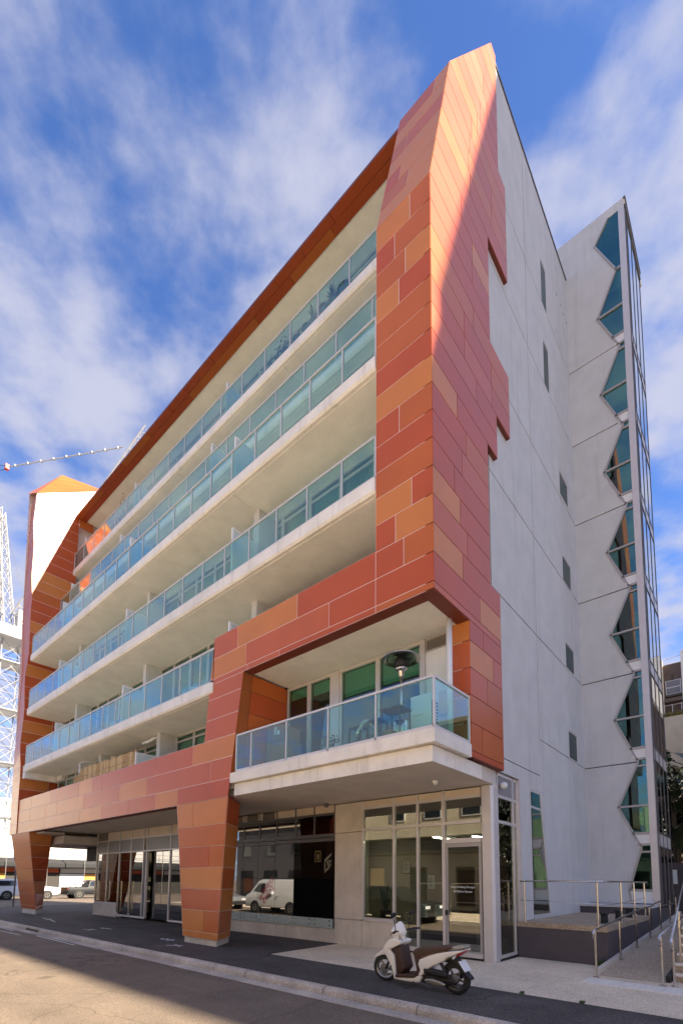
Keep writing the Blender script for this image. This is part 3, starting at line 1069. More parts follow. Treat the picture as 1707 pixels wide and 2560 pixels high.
ins = ring(mb, .046, fr_, .055, .016)
mb.prism([(.046, 5.22, 3.80), (.046, 6.03, 3.80), (.046, 6.02, 3.86), (.046, 5.22, 3.86)], (.016, 0, 0))
w = part('slot_window', mb, 'aluminium')
MB().prism([(.052, p[1], p[2]) for p in ins], (.004, 0, 0)).build('pane', 'office_glass', w)
part('slot_window_sill', MB().box(-.02, .10, 5.15, 6.62, .84, .895), 'aluminium')

# --- stair tower wing: zigzag glazing and curtain wall
WY = 10.7
zz = [(26.70, 1.58), (25.93, 1.09), (24.36, 1.76), (22.84, 1.09), (21.24, 1.75), (19.73, 1.08), (18.12, 1.74), (16.64, 1.08), (15.02, 1.73), (13.56, 1.05),
      (11.98, 1.70), (10.47, 1.05), (8.89, 1.70), (7.40, 1.05), (5.85, 1.69), (4.37, 1.05), (2.98, 1.66), (1.58, 1.25), (1.2, 1.3)]
JW = [27.02, 21.35, 18.29, 15.10, 12.02, 8.93, 5.85, 1.12]
part('wing_core', MB().box(-.2, .98, WY + .03, 14.0, 1.0, 26.6).box(.98, 1.6, 13.3, 14.0, 1.0, 26.6), 'joint_dark')


def zx(z):
    return pl(sorted(zz), z)


for zt_, zb in zip(JW, JW[1:]):
    pts = [(0.0, WY, zb + .018), (zx(zb) - .0, WY, zb + .018)]
    inner = sorted([p for p in zz if zb + .02 < p[0] < zt_ - .02])
    pts += [(x, WY, z) for z, x in inner]
    if zt_ > 26:
        pts += [(2.12, WY, 26.74), (2.12, WY, 27.07), (-.18, WY, 27.07), (-.18, WY, 25.5), (0.0, WY, 25.5)]
    else:
        pts += [(zx(zt_), WY, zt_ - .018), (0.0, WY, zt_ - .018)]
    # fan of strips is safer than one concave polygon: triangulate by horizontal slices
    mb = MB()
    if zt_ > 26:
        cuts = [(zb + .018)] + [z for z, x in inner]
        for a, b in zip(cuts, cuts[1:]):
            mb.prism([(0, WY, a), (zx(a), WY, a), (zx(b), WY, b), (0, WY, b)], (0, .03, 0))
        mb.prism([(-.18, WY - .001, 26.70), (2.12, WY - .001, 26.70), (2.12, WY - .001, 27.07), (-.18, WY - .001, 27.07)], (0, .05, 0))
        mb.prism([(-.18, WY, 25.5), (0, WY, 25.5), (0, WY, 26.7), (-.18, WY, 26.7)], (0, .03, 0))
    else:
        cuts = [(zb + .018)] + [z for z, x in inner] + [zt_ - .018]
        for a, b in zip(cuts, cuts[1:]):
            mb.prism([(0, WY, a), (zx(a), WY, a), (zx(b), WY, b), (0, WY, b)], (0, .03, 0))
    part('wing_panel', mb, 'precast')
# frame that follows the zigzag
mb = MB()
zs = sorted(zz)
for (z0, x0), (z1, x1) in zip(zs, zs[1:]):
    d = Vector((x1 - x0, 0, z1 - z0)).normalized()
    nrm = Vector((-d.z, 0, d.x)) * -.06
    mb.prism([(x0, WY - .03, z0), (x0 + nrm.x, WY - .03, z0 + nrm.z * .2), (x1 + nrm.x, WY - .03, z1 + nrm.z * .2), (x1, WY - .03, z1)], (0, .08, 0))
part('zigzag_frame', mb, 'aluminium_mid')
part('wing_roof', MB().box(-.18, 2.15, WY + .051, 14.1, 26.85, 27.05), 'slab_white')
tw = [2.98, 5.85, 8.89, 11.98, 15.02, 18.12, 21.24]
part('corner_mullion', MB().box(1.94, 2.13, WY - .035, WY + .14, 1.1, 26.72), 'aluminium')
trs = []
for i, z in enumerate(tw):
    # spandrel between storeys: two rails and a white infill
    a = z + .48
    part('spandrel_rail', MB().box(zx(a) - .02, 1.939, WY - .03, WY + .05, a - .04, a + .03), 'aluminium_mid')
    part('transom', MB().box(zx(z) - .02, 1.939, WY - .028, WY + .05, z - .17, z - .11), 'aluminium_mid')
    trs.append(part('spandrel_rail', MB().box(zx(z) - .02, 1.939, WY - .03, WY + .05, z + .06, z + .13), 'aluminium_mid'))
    MB().box(zx(z + .3) - .0, 1.935, WY - .005, WY + .04, z + .135, a - .045).build('infill', 'white_paint', trs[-1])
for z in [p[0] for p in zz if p[1] < 1.2 and p[0] < 25]:
    part('transom', MB().box(zx(z), 1.939, WY - .03, WY + .05, z - .03, z + .035), 'aluminium_mid')
part('transom', MB().box(zx(24.36), 1.939, WY - .03, WY + .05, 24.33, 24.40), 'aluminium_mid')
part('transom', MB().box(1.27, 1.939, WY - .03, WY + .05, 1.55, 1.62), 'aluminium_mid')
part('base_infill', MB().box(1.31, 1.935, WY - .005, WY + .04, 1.16, 1.545), 'white_paint')
# panes behind the zigzag frame, one between each pair of rails
lev = sorted([1.62, 26.7, 24.36] + [p[0] for p in zz if p[1] < 1.2 and 2 < p[0] < 25] + [z + .06 for z in tw] + [z + .5 for z in tw] + [z - .14 for z in tw])
for a, b in zip(lev, lev[1:]):
    if b - a < .12 or any(abs(a - z - .06) < .01 for z in tw):
        continue
    pts = [(1.96, WY + .02, a)]
    mids = [p for p in sorted(zz) if a < p[0] < b]
    left = [(zx(a), WY + .02, a)] + [(x, WY + .02, z) for z, x in mids] + [(zx(b), WY + .02, b)]
    part('zigzag_pane', MB().poly([(1.96, WY + .02, b)] + left[::-1] + [(1.96, WY + .02, a)]), 'teal_glass')
    # floor plates / dark lobby seen behind
part('stair_landing', MB().box(1.0, 2.05, WY + .5, 13.2, 5.9, 6.1), 'spandrel_beige')
for z in tw[2:]:
    part('stair_landing', MB().box(1.0, 2.05, WY + .5, 13.2, z + .1, z + .3), 'spandrel_grey')
# curtain wall on the lane side
cx_ = 2.14
ym = [10.82, 11.09, 11.88, 12.72, 13.6]
part('curtain_backing', MB().box(2.06, 2.085, 10.86, 13.6, 1.0, 26.6), 'dark_wall')
mb = MB()
cwz = [1.1] + [z for t_ in tw for z in (t_ + .05, t_ + .50)] + [26.72]
for y in ym:
    mb.box(cx_ - .03, cx_ + .02, y - .018, y + .018, 1.1, 26.72)
for z in cwz:
    mb.box(cx_ - .03, cx_ + .021, 10.84, 13.62, z - .022, z + .022)
cw = part('curtain_wall', mb, 'aluminium_dark')
for a, b in zip(cwz, cwz[1:]):
    for y0, y1 in zip(ym, ym[1:]):
        MB().box(cx_ - .006, cx_ + .004, y0 + .019, y1 - .019, a + .023, b - .023).build('curtain_pane', 'curtain_glass' if b - a > .6 else 'aluminium', cw)
part('curtain_cap', MB().box(1.9, 2.18, WY + .06, 13.7, 26.73, 26.84).box(2.1, 2.19, 10.72, 13.75, 27.051, 27.12), 'aluminium_dark')

# --- ground floor: office entrance
GY = 2.9
mx = [-3.79, -2.74, -2.0, -1.25, -.24]
part('pier', MB().box(-4.84, -3.83, GY - .02, GY + .3, .72, 3.19), 'plinth_concrete')
part('pier', MB().box(-4.84, -3.83, GY - .02, GY + .3, 3.205, 4.05), 'plinth_concrete')
part('dwarf_wall', MB().box(-4.84, -3.83, GY - .02, GY + .3, -.02, .705).box(-3.815, -2.77, GY - .02, GY + .22, -.02, .70), 'plinth_concrete')


def glz(mb, xs, zs, y, w=.03, d=.05):
    for x in xs:
        mb.box(x - w, x + w, y - d, y + d, zs[0], zs[1])


mb = MB()
mb.box(mx[0] - .03, mx[0] + .03, GY - .05, GY + .05, .74, 4.05).box(mx[1] - .031, mx[1] + .031, GY - .05, GY + .05, .08, 4.05)
mb.box(mx[2] - .03, mx[2] + .03, GY - .05, GY + .05, .08, 4.05).box(mx[3] - .04, mx[3] + .04, GY - .06, GY + .05, .08, 4.05)
for a, b in zip(mx, mx[1:]):
    for z in (3.845, 3.235):
        mb.box(a + .031, b - .031, GY - .045, GY + .045, z - .038, z + .038)
    lo = .735 if a < -3 else .08
    mb.box(a + .031, b - .031, GY - .055, GY + .05, lo - .03, lo + .07)
mb.box(mx[3] + .041, mx[4] - .031, GY - .055, GY + .05, 2.74, 2.85)
glaz = part('entrance_glazing', mb, 'aluminium')
for i, (a, b) in enumerate(zip(mx, mx[1:])):
    lo = .81 if i == 0 else .155
    MB().box(a + .032, b - .032, GY - .03, GY + .03, 3.885, 4.045).build('infill_panel', 'spandrel_beige', glaz)
    MB().box(a + .032, b - .032, GY - .006, GY + .006, 3.275, 3.805).build('pane', 'office_glass', glaz)
    if i < 3:
        MB().box(a + .032, b - .032, GY - .006, GY + .006, lo, 3.195).build('pane', 'office_glass', glaz)
MB().box(mx[3] + .042, mx[4] - .032, GY - .006, GY + .006, 2.855, 3.195).build('pane', 'office_glass', glaz)
mb = MB().box(-1.205, -1.14, GY - .045, GY - .0, .09, 2.735).box(-.335, -.275, GY - .045, GY - .0, .09, 2.735)
mb.box(-1.139, -.336, GY - .044, GY - .001, .09, .19).box(-1.139, -.336, GY - .044, GY - .001, 2.64, 2.735)
door = part('entrance_door', mb, 'aluminium_mid')
MB().box(-1.138, -.337, GY - .027, GY - .015, .192, 2.638).build('pane', 'office_glass', door)
MB().box(-1.2, -1.15, GY - .10, GY - .046, 1.0, 1.12).build('door_lock', 'black_rubber', door)


def text(body, size, loc, rot, material, parent, name='lettering', align='CENTER', ext=.001, track=1.0):
    cu = bpy.data.curves.new(name, 'FONT')
    cu.body, cu.size, cu.align_x, cu.extrude = body, size, align, ext
    cu.space_character = track
    to = bpy.data.objects.new(name + '_tmp', cu)
    COL.objects.link(to)
    dg = bpy.context.evaluated_depsgraph_get()
    me = bpy.data.meshes.new_from_object(to.evaluated_get(dg))
    bpy.data.objects.remove(to)
    me.materials.clear()
    me.materials.append(M(material))
    o = bpy.data.objects.new(name, me)
    COL.objects.link(o)
    o.location, o.rotation_euler = loc, rot
    if parent:
        o.parent = parent
    return o


FR = (math.pi / 2, 0, 0)
text('Vilogi Building Manager', .068, (-.76, GY - .034, 1.66), FR, 'white_paint', door)
text('8 Clifton Street', .075, (-.76, GY - .034, 1.55), FR, 'white_paint', door)
# corner post and glazed return
part('corner_post', MB().prism([(-.235, GY - .07, -.02), (-.02, GY - .07, -.02), (.03, GY - .0, -.02), (.03, 3.10, -.02), (-.235, 3.10, -.02)], (0, 0, 4.075)).prism([(-.235, 2.22, 4.40), (.03, 2.22, 4.40), (.03, 3.10, 4.40), (-.235, 3.10, 4.40)], (0, 0, .015)), 'aluminium')
part('corner_post', MB().box(-.22, .02, 2.88, 3.08, 4.06, 4.395), 'aluminium')
mb = MB()
for y in (3.13, 4.08, 4.33):
    mb.box(-.03, .03, y - .03, y + .03, .05, 4.34)
for z in (.09, 3.23, 3.84, 4.36):
    mb.box(-.028, .028, 3.161, 4.049, z - .035, z + .035)
    mb.box(-.028, .028, 4.111, 4.299, z - .035, z + .035)
ret = part('return_glazing', mb, 'aluminium')
for a, b in ((3.161, 4.049), (4.111, 4.299)):
    MB().box(-.006, .006, a, b, .126, 3.194).build('pane', 'office_glass', ret)
    MB().box(-.006, .006, a, b, 3.266, 3.804).build('pane', 'office_glass', ret)
    MB().box(-.01, .01, a, b, 3.876, 4.324).build('infill_panel', 'spandrel_grey', ret)
MB().box(-.03, .085, 4.361, 4.425, -.02, 4.40).build('jamb', 'aluminium', ret)
# office interior
part('office_floor', MB().box(-9.95, -.03, 2.96, 8.5, .0, .05), 'asphalt')
part('office_wall', MB().box(-3.9, -.03, 7.4, 7.5, .05, 4.05), 'interior_wall')
part('office_wall', MB().box(-3.95, -3.85, 3.25, 7.4, .05, 4.05), 'interior_wall')
part('office_wall', MB().box(-.30, -.27, 4.44, 5.12, .05, 4.05).box(-.30, -.27, 6.65, 7.4, .05, 4.05), 'interior_wall')
part('office_ceiling', MB().box(-3.9, -.3, 3.2, 7.45, 3.16, 3.2), 'interior_wall')
part('office_cupboard', MB().box(-2.0, -.4, 7.0, 7.39, .06, 2.6), 'brown_board')
part('office_door', MB().box(-3.2, -2.4, 7.36, 7.398, .06, 2.2), 'brown_board')
mat('tube_light', (1, 1, 1), emit=(1.0, .93, .8), estr=8.0)
for x, y in ((-2.35, 4.9), (-1.35, 5.3)):
    t_ = part('ceiling_light', MB().box(x - .06, x + .06, y - .62, y + .62, 3.08, 3.158), 'white_paint')
    MB().box(x - .035, x + .035, y - .6, y + .6, 3.05, 3.079).build('tube', 'tube_light', t_)

# --- shop behind the slanting leg: tall dark film glass over a frosted band
sx = [-9.95, -9.13, -8.28, -7.42, -6.53, -5.7, -4.86]
part('shop_plinth', MB().box(-9.95, -6.42, GY - .02, GY + .2, -.02, .40).box(-6.41, -4.85, GY - .02, GY + .2, -.02, .40), 'plinth_concrete')
mb = MB()
for x in sx:
    mb.box(x - .02, x + .02, GY - .03, GY + .05, 3.0, 4.08)
for z, h in ((3.80, .03), (3.155, .05), (3.03, .055)):
    for a, b in zip(sx, sx[1:]):
        mb.box(a + .021, b - .021, GY - .05, GY + .05, z - h, z + h)
sh = part('shop_glazing', mb, 'aluminium_dark')
mat('black_poster', (.003, .003, .003), rough=.9, spec=.05)
glass('dim_glass', (0, 0, 0), ior=1.25, dark=(.010, .007, .006), boost=.012)
for i, (a, b) in enumerate(zip(sx, sx[1:])):
    if i < 3:
        v = MB().box(a + .1, b - .1, GY, GY + .03, 3.85, 4.05).build('vent', 'louvre', sh)
        MB().box(a + .022, a + .1, GY - .02, GY + .03, 3.84, 4.07).box(b - .1, b - .022, GY - .02, GY + .03, 3.84, 4.07).build('vent_frame', 'spandrel_beige', sh)
    else:
        MB().box(a + .022, b - .022, GY - .01, GY + .03, 3.835, 4.07).build('infill_panel', 'spandrel_beige', sh)
    MB().box(a + .022, b - .022, GY - .006, GY + .006, 3.21, 3.765).build('pane', 'shop_glass', sh)
    MB().box(a + .006, b - .006, GY - .06, GY - .048, 1.875, 2.96).build('pane', 'film_glass' if i < 4 else 'dim_glass', sh)
    MB().box(a + .006, b - .006, GY - .06, GY - .048, .70, 1.865).build('pane', 'film_glass' if i < 4 else 'black_poster', sh)
    MB().box(a + .006, b - .006, GY - .058, GY - .050, .41, .69).build('frosted_band', 'frost_film', sh)
    for x in (a + .12, b - .12):
        for z in (.50, .63):
            MB().lathe((x, GY - .058, z), [(.0, .03), (.02, .028), (.022, .0)], 10, (0, -1, 0)).build('glass_button', 'steel', sh)
mat('logo_grey', (.20, .20, .15), rough=.4)
mat('logo_amber', (.12, .09, .02), rough=.5)
lg = [[(-5.22, 2.42), (-4.95, 2.62), (-4.95, 2.54), (-5.22, 2.34)], [(-5.22, 2.34), (-5.18, 2.31), (-5.18, 2.12), (-5.22, 2.02)], [(-5.22, 2.02), (-5.0, 2.18), (-5.06, 2.21), (-5.22, 2.10)],
      [(-5.14, 2.37), (-5.08, 2.40), (-5.0, 2.18), (-5.06, 2.2)], [(-5.06, 2.40), (-5.01, 2.42), (-4.95, 2.24), (-4.97, 2.2)], [(-5.03, 2.36), (-4.95, 2.43), (-4.95, 2.36), (-5.0, 2.3)]]
mb = MB()
for q in lg:
    mb.prism([(x, GY - .0625, z) for x, z in q], (0, .0018, 0))
mb.build('window_emblem', 'logo_grey', sh)
mb = MB().box(-5.62, -5.36, GY - .0625, GY - .0607, 2.36, 2.40).box(-5.62, -5.36, GY - .0625, GY - .0607, 2.66, 2.70).box(-5.62, -5.59, GY - .0625, GY - .0607, 2.41, 2.65).box(-5.39, -5.36, GY - .0625, GY - .0607, 2.41, 2.65).box(-5.55, -5.43, GY - .0625, GY - .0607, 2.44, 2.61)
mb.build('window_notice', 'logo_amber', sh)
part('shop_back', MB().box(-23.0, -4.0, 8.3, 8.36, .0, 4.1).box(-9.98, -9.9, 3.0, 8.3, .0, 4.1), 'dark_wall')

# --- corner shop at the far end
lx = [-20.95, -19.7, -18.45, -17.3, -16.1, -15.82, -13.85, -12.6, -11.3, -9.97]
LY = 2.8
part('shop_plinth', MB().box(-21.0, -18.48, LY - .06, LY + .2, -.02, .58), 'plinth_concrete')
part('shop_plinth', MB().box(-21.06, -20.98, LY - .06, 7.0, -.02, .58), 'plinth_concrete')
mb = MB()
for x in lx:
    mb.box(x - .03, x + .03, LY - .05, LY + .05, .1 if x > -18.6 else .6, 4.08)
for i, (a, b) in enumerate(zip(lx, lx[1:])):
    lo = .62 if b < -18.3 else .1
    if abs(a + 15.82) > .1:
        mb.box(a + .031, b - .031, LY - .05, LY + .05, lo - .03, lo + .05)
    for z in (3.05, 3.66):
        mb.box(a + .031, b - .031, LY - .045, LY + .045, z - .03, z + .03)
sh2 = part('corner_shop_glazing', mb, 'aluminium')
for i, (a, b) in enumerate(zip(lx, lx[1:])):
    lo = .68 if b < -18.3 else .155
    if i == 0:
        MB().box(a + .032, b - .032, LY - .01, LY + .03, 3.695, 4.07).build('vent', 'louvre', sh2)
    else:
        MB().box(a + .032, b - .032, LY - .01, LY + .03, 3.695, 4.07).build('infill_panel', 'spandrel_beige', sh2)
    if i == 4:
        MB().box(a + .032, b - .032, LY - .03, LY + .03, .12, 3.015).build('jamb', 'aluminium_dark', sh2)
        continue
    MB().box(a + .032, b - .032, LY - .02, LY + .02, 3.085, 3.625).build('dark_panel', 'spandrel_grey', sh2)
    if i == 5:
        for p, q in ((a + .04, (a + b) / 2 - .01), ((a + b) / 2 + .01, b - .04)):
            d_ = MB().box(p, q, LY + .18, LY + .192, .06, 3.01).build('door_leaf', 'shop_glass', sh2)
        continue
    MB().box(a + .032, b - .032, LY - .006, LY + .006, lo, 3.015).build('pane', 'shop_glass', sh2)
    if i < 4:
        MB().box(a + .10, a + .13, LY - .12, LY - .06, lo + .1, 1.7).build('pull_handle', 'steel', sh2)
mb = MB()
for y in (3.6, 4.8, 6.0, 7.0):
    mb.box(-21.03, -20.97, y - .03, y + .03, .58, 4.08)
sh3 = part('corner_shop_flank', mb, 'aluminium')
MB().box(-21.006, -20.994, 2.86, 7.0, .6, 4.0).build('pane', 'shop_glass', sh3)
part('laneway_soffit', MB().box(-25.3, -21.1, 1.2, 11.0, 3.5, 3.9).box(-25.3, -21.1, .32, 1.25, 3.95, 4.03), 'soffit_grey')
part('hanging_sign_box', MB().box(-23.6, -21.15, 3.3, 3.5, 2.75, 3.49), 'black_rubber')
# security dome, wall light, soffit fittings
part('soffit_lamp', MB().lathe((-.75, 1.6, 4.058), [(.06, 0), (.07, -.03), (.05, -.08), (.02, -.11)], 14), 'white_paint', True)
part('security_camera', MB().lathe((-4.95, 2.6, 4.06), [(.07, 0), (.07, -.05), (.05, -.10), (.01, -.12)], 14), 'aluminium_dark', True)
part('wall_light', MB().lathe((.032, 3.32, 4.1), [(.05, 0), (.075, .03), (.085, .08), (.07, .13), (.03, .16)], 16, (1, 0, 0)), 'white_paint', True)

# weep slots high on the side wall
for y, z in ((9.36, 23.47), (9.80, 23.47), (10.2, 23.47), (10.58, 23.47)):
    part('weep_slot', MB().box(.0705, .074, y - .02, y + .02, z - .06, z + .06), 'joint_dark')

# ================================================================= GROUND
struct(obj('ground', [(-900, -900, -.30), (900, -900, -.30), (900, 900, -.30), (-900, 900, -.30)], [(0, 1, 2, 3)], 'road_asphalt'))


def sheet(name, pts, z, material, thick=.25):
    return struct(MB().prism([(x, y, z) for x, y in pts][::-1], (0, 0, -thick)).build(name, material))


sheet('road', [(-32.6, -7.0), (60, -7.0), (60, -1.9), (-32.6, -1.9)], -.135, 'road_asphalt', .1)
sheet('cross_street', [(-52, -60), (-32.65, -60), (-32.65, 80), (-52, 80)], -.139, 'road_asphalt', .1)
# footpaths
sheet('footpath', [(-31.4, -1.47), (14, -1.47), (14, .21), (-4.58, .21), (-4.68, 2.88), (-31.4, 2.88)], .0, 'asphalt')
sheet('footpath_rear', [(-31.4, 2.89), (-21.1, 2.89), (-21.1, 14), (-31.4, 14)], -.002, 'asphalt')
sheet('far_footpath', [(-52.1, -60), (-58, -60), (-58, 80), (-52.1, 80)][::-1], .0, 'asphalt')
sheet('opposite_footpath', [(-31, -12.6), (60, -12.6), (60, -7.15), (-31, -7.15)], -.0, 'aggregate')
# exposed-aggregate apron in slabs with saw-cut joints
apron = sheet('apron', [(-4.56, .215), (14, .215), (14, 4.05), (-4.66, 4.05)], -.008, 'joint_dark', .2)
cuts = [-4.6, -1.6, 1.25, 3.9, 6.5, 10]
for a, b in zip(cuts, cuts[1:]):
    a2 = a
    pts = [(a + .004, .222), (b - .004, .222), (b - .004, 2.845), (a + .004, 2.845)]
    if a == -4.6:
        pts = [(-4.55, .222), (-1.604, .222), (-1.604, 2.87), (-4.66, 2.87)]
    MB().prism([(x, y, .0) for x, y in pts][::-1], (0, 0, -.03)).build('paving_slab', 'aggregate', apron)
for a, b in ((.05, 14),):
    MB().prism([(x, y, .0) for x, y in ((a, 2.853), (b, 2.853), (b, 4.12), (a, 4.12))][::-1], (0, 0, -.03)).build('paving_slab', 'aggregate', apron)
# kerb stones and concrete channel
kerb = struct(MB().box(-31.4, 60, -1.60, -1.475, -.25, -.06).build('kerb', 'joint_dark'))
xs = [-31.4, -28.9, -26.4, -23.9, -21.4, -18.9, -16.25, -14.85, -12.3, -10.2, -8.5, -6.45, -4.25, -3.2, -1.1, .75, 2.6, 4.4, 6.3, 8.6, 11, 14, 18, 24, 32, 44, 60]
PRO = [(-1.475, -.2), (-1.475, .002), (-1.56, .002), (-1.60, -.012), (-1.625, -.05), (-1.65, -.2)]
krng = random.Random(5)
for a, b in zip(xs, xs[1:]):
    if abs(a + 16.25) < .01:      # drain opening
        MB().box(a + .02, b - .02, -1.60, -1.475, -.05, .004).build('drain_lid', 'kerb_concrete', kerb)
        MB().box(a + .02, b - .02, -1.52, -1.48, -.3, -.051).build('drain_mouth', 'black_rubber', kerb)
        continue
    dz, dy = krng.uniform(-.004, .005), krng.uniform(-.006, .006)
    MB().prism([(a + .011, y + dy, z + dz) for y, z in PRO], (b - a - .022, 0, 0)).build('kerb_stone', 'kerb_concrete', kerb)
gut = struct(MB().box(-31.4, 60, -1.90, -1.655, -.3, -.139).build('gutter', 'joint_dark'))
x = -31.4
while x < 40:
    b = x + 2.8
    MB().prism([(x + .004, -1.905, -.3), (x + .004, -1.652, -.3), (x + .004, -1.652, -.118), (x + .004, -1.905, -.128)], (b - x - .008, 0, 0)).build('channel_slab', 'kerb_concrete', gut)
    x = b
struct(MB().box(-31, 60, -7.15, -7.0, -.3, .0).build('opposite_kerb', 'kerb_concrete'))


# spray-paint survey marks and worn road lines
def mark(name, segs, z, w, label):
    mb = MB()
    for (x0, y0), (x1, y1) in segs:
        d = Vector((x1 - x0, y1 - y0, 0)).normalized()
        n = Vector((-d.y, d.x, 0)) * w
        mb.prism([(x0 - n.x, y0 - n.y, z), (x1 - n.x, y1 - n.y, z), (x1 + n.x, y1 + n.y, z), (x0 + n.x, y0 + n.y, z)], (0, 0, .003))
    return tag(mb.build(name, 'road_paint'), label, 'paint mark')


mark('survey_mark', [((-9.3, -.05), (-8.55, -.06)), ((-9.1, .1), (-9.0, -.2)), ((-8.8, .12), (-8.7, -.2))], .002, .035, 'white sprayed survey marks on the footpath in front of the slanting leg')
mark('survey_mark', [((-7.75, -.75), (-7.4, -.45)), ((-7.7, -.5), (-7.3, -.6))], .002, .03, 'faint sprayed cross nearest the kerb before the slanting leg')
mark('survey_mark', [((-13.8, .07), (-13.05, .13)), ((-13.5, .2), (-13.45, -.05))], .002, .035, 'white sprayed dash on the footpath before the corner shop doors')
mark('survey_mark', [((-13.7, -.58), (-13.15, -.36)), ((-13.6, -.3), (-13.2, -.6))], .002, .03, 'small sprayed cross on the footpath by the drain')
mark('survey_mark', [((-20.1, .2), (-18.8, .0)), ((-19.2, .15), (-17.5, -.2))], .002, .03, 'long faint sprayed lines on the footpath near the far leg')
mark('road_line', [((-13.9, -1.98), (-10.6, -2.03))], -.134, .03, 'thin white line painted on the road beside the gutter')
mark('road_line', [((-18.4, -1.95), (-16.2, -2.04))], -.134, .03, 'short white line on the road just before the drain')
mark('road_line', [((-16.5, -2.36), (-14.5, -2.3))], -.134, .025, 'worn white line on the road past the drain')

# ================================================================= TERRACE, RAMP, STEPS, HANDRAILS
terr = thing('terrace', 'raised terrace with plum painted upstand and pebble concrete deck beside the side wall', 'terrace', (1, 6, 0))
terr.location = (0, 0, 0)
MB().box(.045, 2.0, 4.14, 9.45, -.02, .73).build('upstand', 'plinth_plum', terr)
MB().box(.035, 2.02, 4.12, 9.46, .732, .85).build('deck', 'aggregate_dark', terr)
MB().box(.03, 2.06, 9.47, 10.66, -.02, 1.06).build('rear_upstand', 'plinth_plum', terr)
MB().box(.02, 2.09, 9.44, 10.66, 1.061, 1.13).build('rear_ledge', 'precast', terr)
MB().box(1.99, 2.03, 9.46, 13.4, -.02, 1.0).build('side_upstand', 'plinth_plum', terr)
for i, (x, y) in enumerate(((1.75, 5.1), (1.75, 6.6), (1.75, 7.9))):
    o = MB().lathe((x, y, .85), [(.10, 0), (.085, .02), (.075, .2), (.10, .22), (.10, .25)], 12).build('uplight', 'black_rubber')
    tag(o, ('black drum ground light on the terrace nearest the street', 'black drum ground light in the middle of the terrace', 'black drum ground light at the back of the terrace')[i], 'ground light', 'black ground lights on the terrace')

ramp = thing('ramp', 'pebble concrete ramp rising beside the terrace towards the lane', 'ramp')
sl = .045
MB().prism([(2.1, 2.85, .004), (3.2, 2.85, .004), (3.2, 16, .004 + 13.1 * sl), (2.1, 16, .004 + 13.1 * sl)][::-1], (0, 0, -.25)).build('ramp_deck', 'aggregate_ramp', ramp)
MB().prism([(2.02, 2.95, -.02), (2.02, 16, -.02), (2.02, 16, 13.1 * sl + .12), (2.02, 2.95, .10)], (.08, 0, 0)).build('ramp_kerb', 'plinth_concrete', ramp)
MB().prism([(3.2, 2.95, -.02), (3.2, 16, -.02), (3.2, 16, 13.1 * sl + .12), (3.2, 2.95, .12)], (.07, 0, 0)).build('ramp_kerb', 'black_rubber', ramp)
steps = thing('steps', 'pebble concrete steps with white nosings at the right edge', 'steps')
for i in range(6):
    y = 3.15 + .32 * i
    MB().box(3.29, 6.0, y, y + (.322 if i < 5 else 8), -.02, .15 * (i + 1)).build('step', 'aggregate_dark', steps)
    MB().box(3.295, 5.99, y - .008, y + .06, .15 * (i + 1) - .045, .15 * (i + 1) + .004).build('nosing', 'tactile_white', steps)
# ribbed tactile strip
tac = thing('tactile_strip', 'white ribbed tactile strip set in the paving before the ramp', 'tactile strip')
for k in range(5):
    x0 = 2.02 + k * .62
    MB().box(x0, x0 + .612, 1.88, 2.46, .0, .007).build('tile', 'tactile_white', tac)
    mb = MB()
    for q in range(7):
        xx = x0 + .03 + q * .083
        mb.box(xx, xx + .038, 1.9, 2.44, .007, .014)
    mb.build('ribs', 'tactile_white', tac)


def handrail(label, rail, posts, mid=None, zb=None, cat='handrail'):
    """rail: polyline of the top tube; posts: list of (x, y, zbottom, ztop)"""
    h = thing('handrail', label, cat)
    MB().path(rail, .021, 10).build('top_rail', 'steel', h, True)
    for x, y, z0, z1 in posts:
        MB().tube((x, y, z0), (x, y, z1), .021, 10).build('post', 'steel', h)
        MB().lathe((x, y, z0), [(.055, 0), (.055, .012), (.03, .016)], 12).build('foot', 'steel', h)
    if mid:
        MB().path(mid, .008, 6).build('wire', 'steel', h, True)
    return h


handrail('steel handrail with a wire along the front and side edge of the terrace',
         [(.10, 4.22, 1.84), (1.90, 4.22, 1.84), (1.96, 4.4, 1.84), (1.96, 9.5, 1.84)],
         [(.20, 4.22, .85, 1.82), (1.82, 4.22, .85, 1.82), (1.92, 6.1, .85, 1.82), (1.92, 7.75, .85, 1.82), (1.92, 9.3, .85, 1.82)],
         [(.10, 4.22, 1.37), (1.88, 4.22, 1.33), (1.93, 5.0, 1.30), (1.93, 9.3, 1.36)])
rl = [(2.12, 2.57, .74), (2.12, 2.52, .78), (2.12, 2.52, .84), (2.12, 2.58, .88), (2.12, 2.72, .90), (2.12, 7.4, 1.12), (2.12, 9.2, 1.15), (2.12, 9.6, 1.2), (2.12, 14.4, 1.42)]
handrail('steel handrail with a turned-down end along the terrace side of the ramp', rl,
         [(2.13, 2.62, 0, .88)] + [(2.13, y, (y - 2.85) * sl, .86 + (y - 2.85) * sl - .06 * (y > 9)) for y in (4.73, 6.65, 8.6, 10.55, 12.6, 14.2)])
handrail('steel handrail with a turned-down end on the right side of the ramp',
         [(3.2, 2.5, .70), (3.2, 2.45, .75), (3.2, 2.45, .83), (3.2, 2.52, .88), (3.2, 5.9, 1.05), (3.2, 12, 1.3)],
         [(3.21, 2.56, 0, .86), (3.21, 5.2, .15, 1.0), (3.21, 8.2, .28, 1.12), (3.21, 11.2, .4, 1.24)])
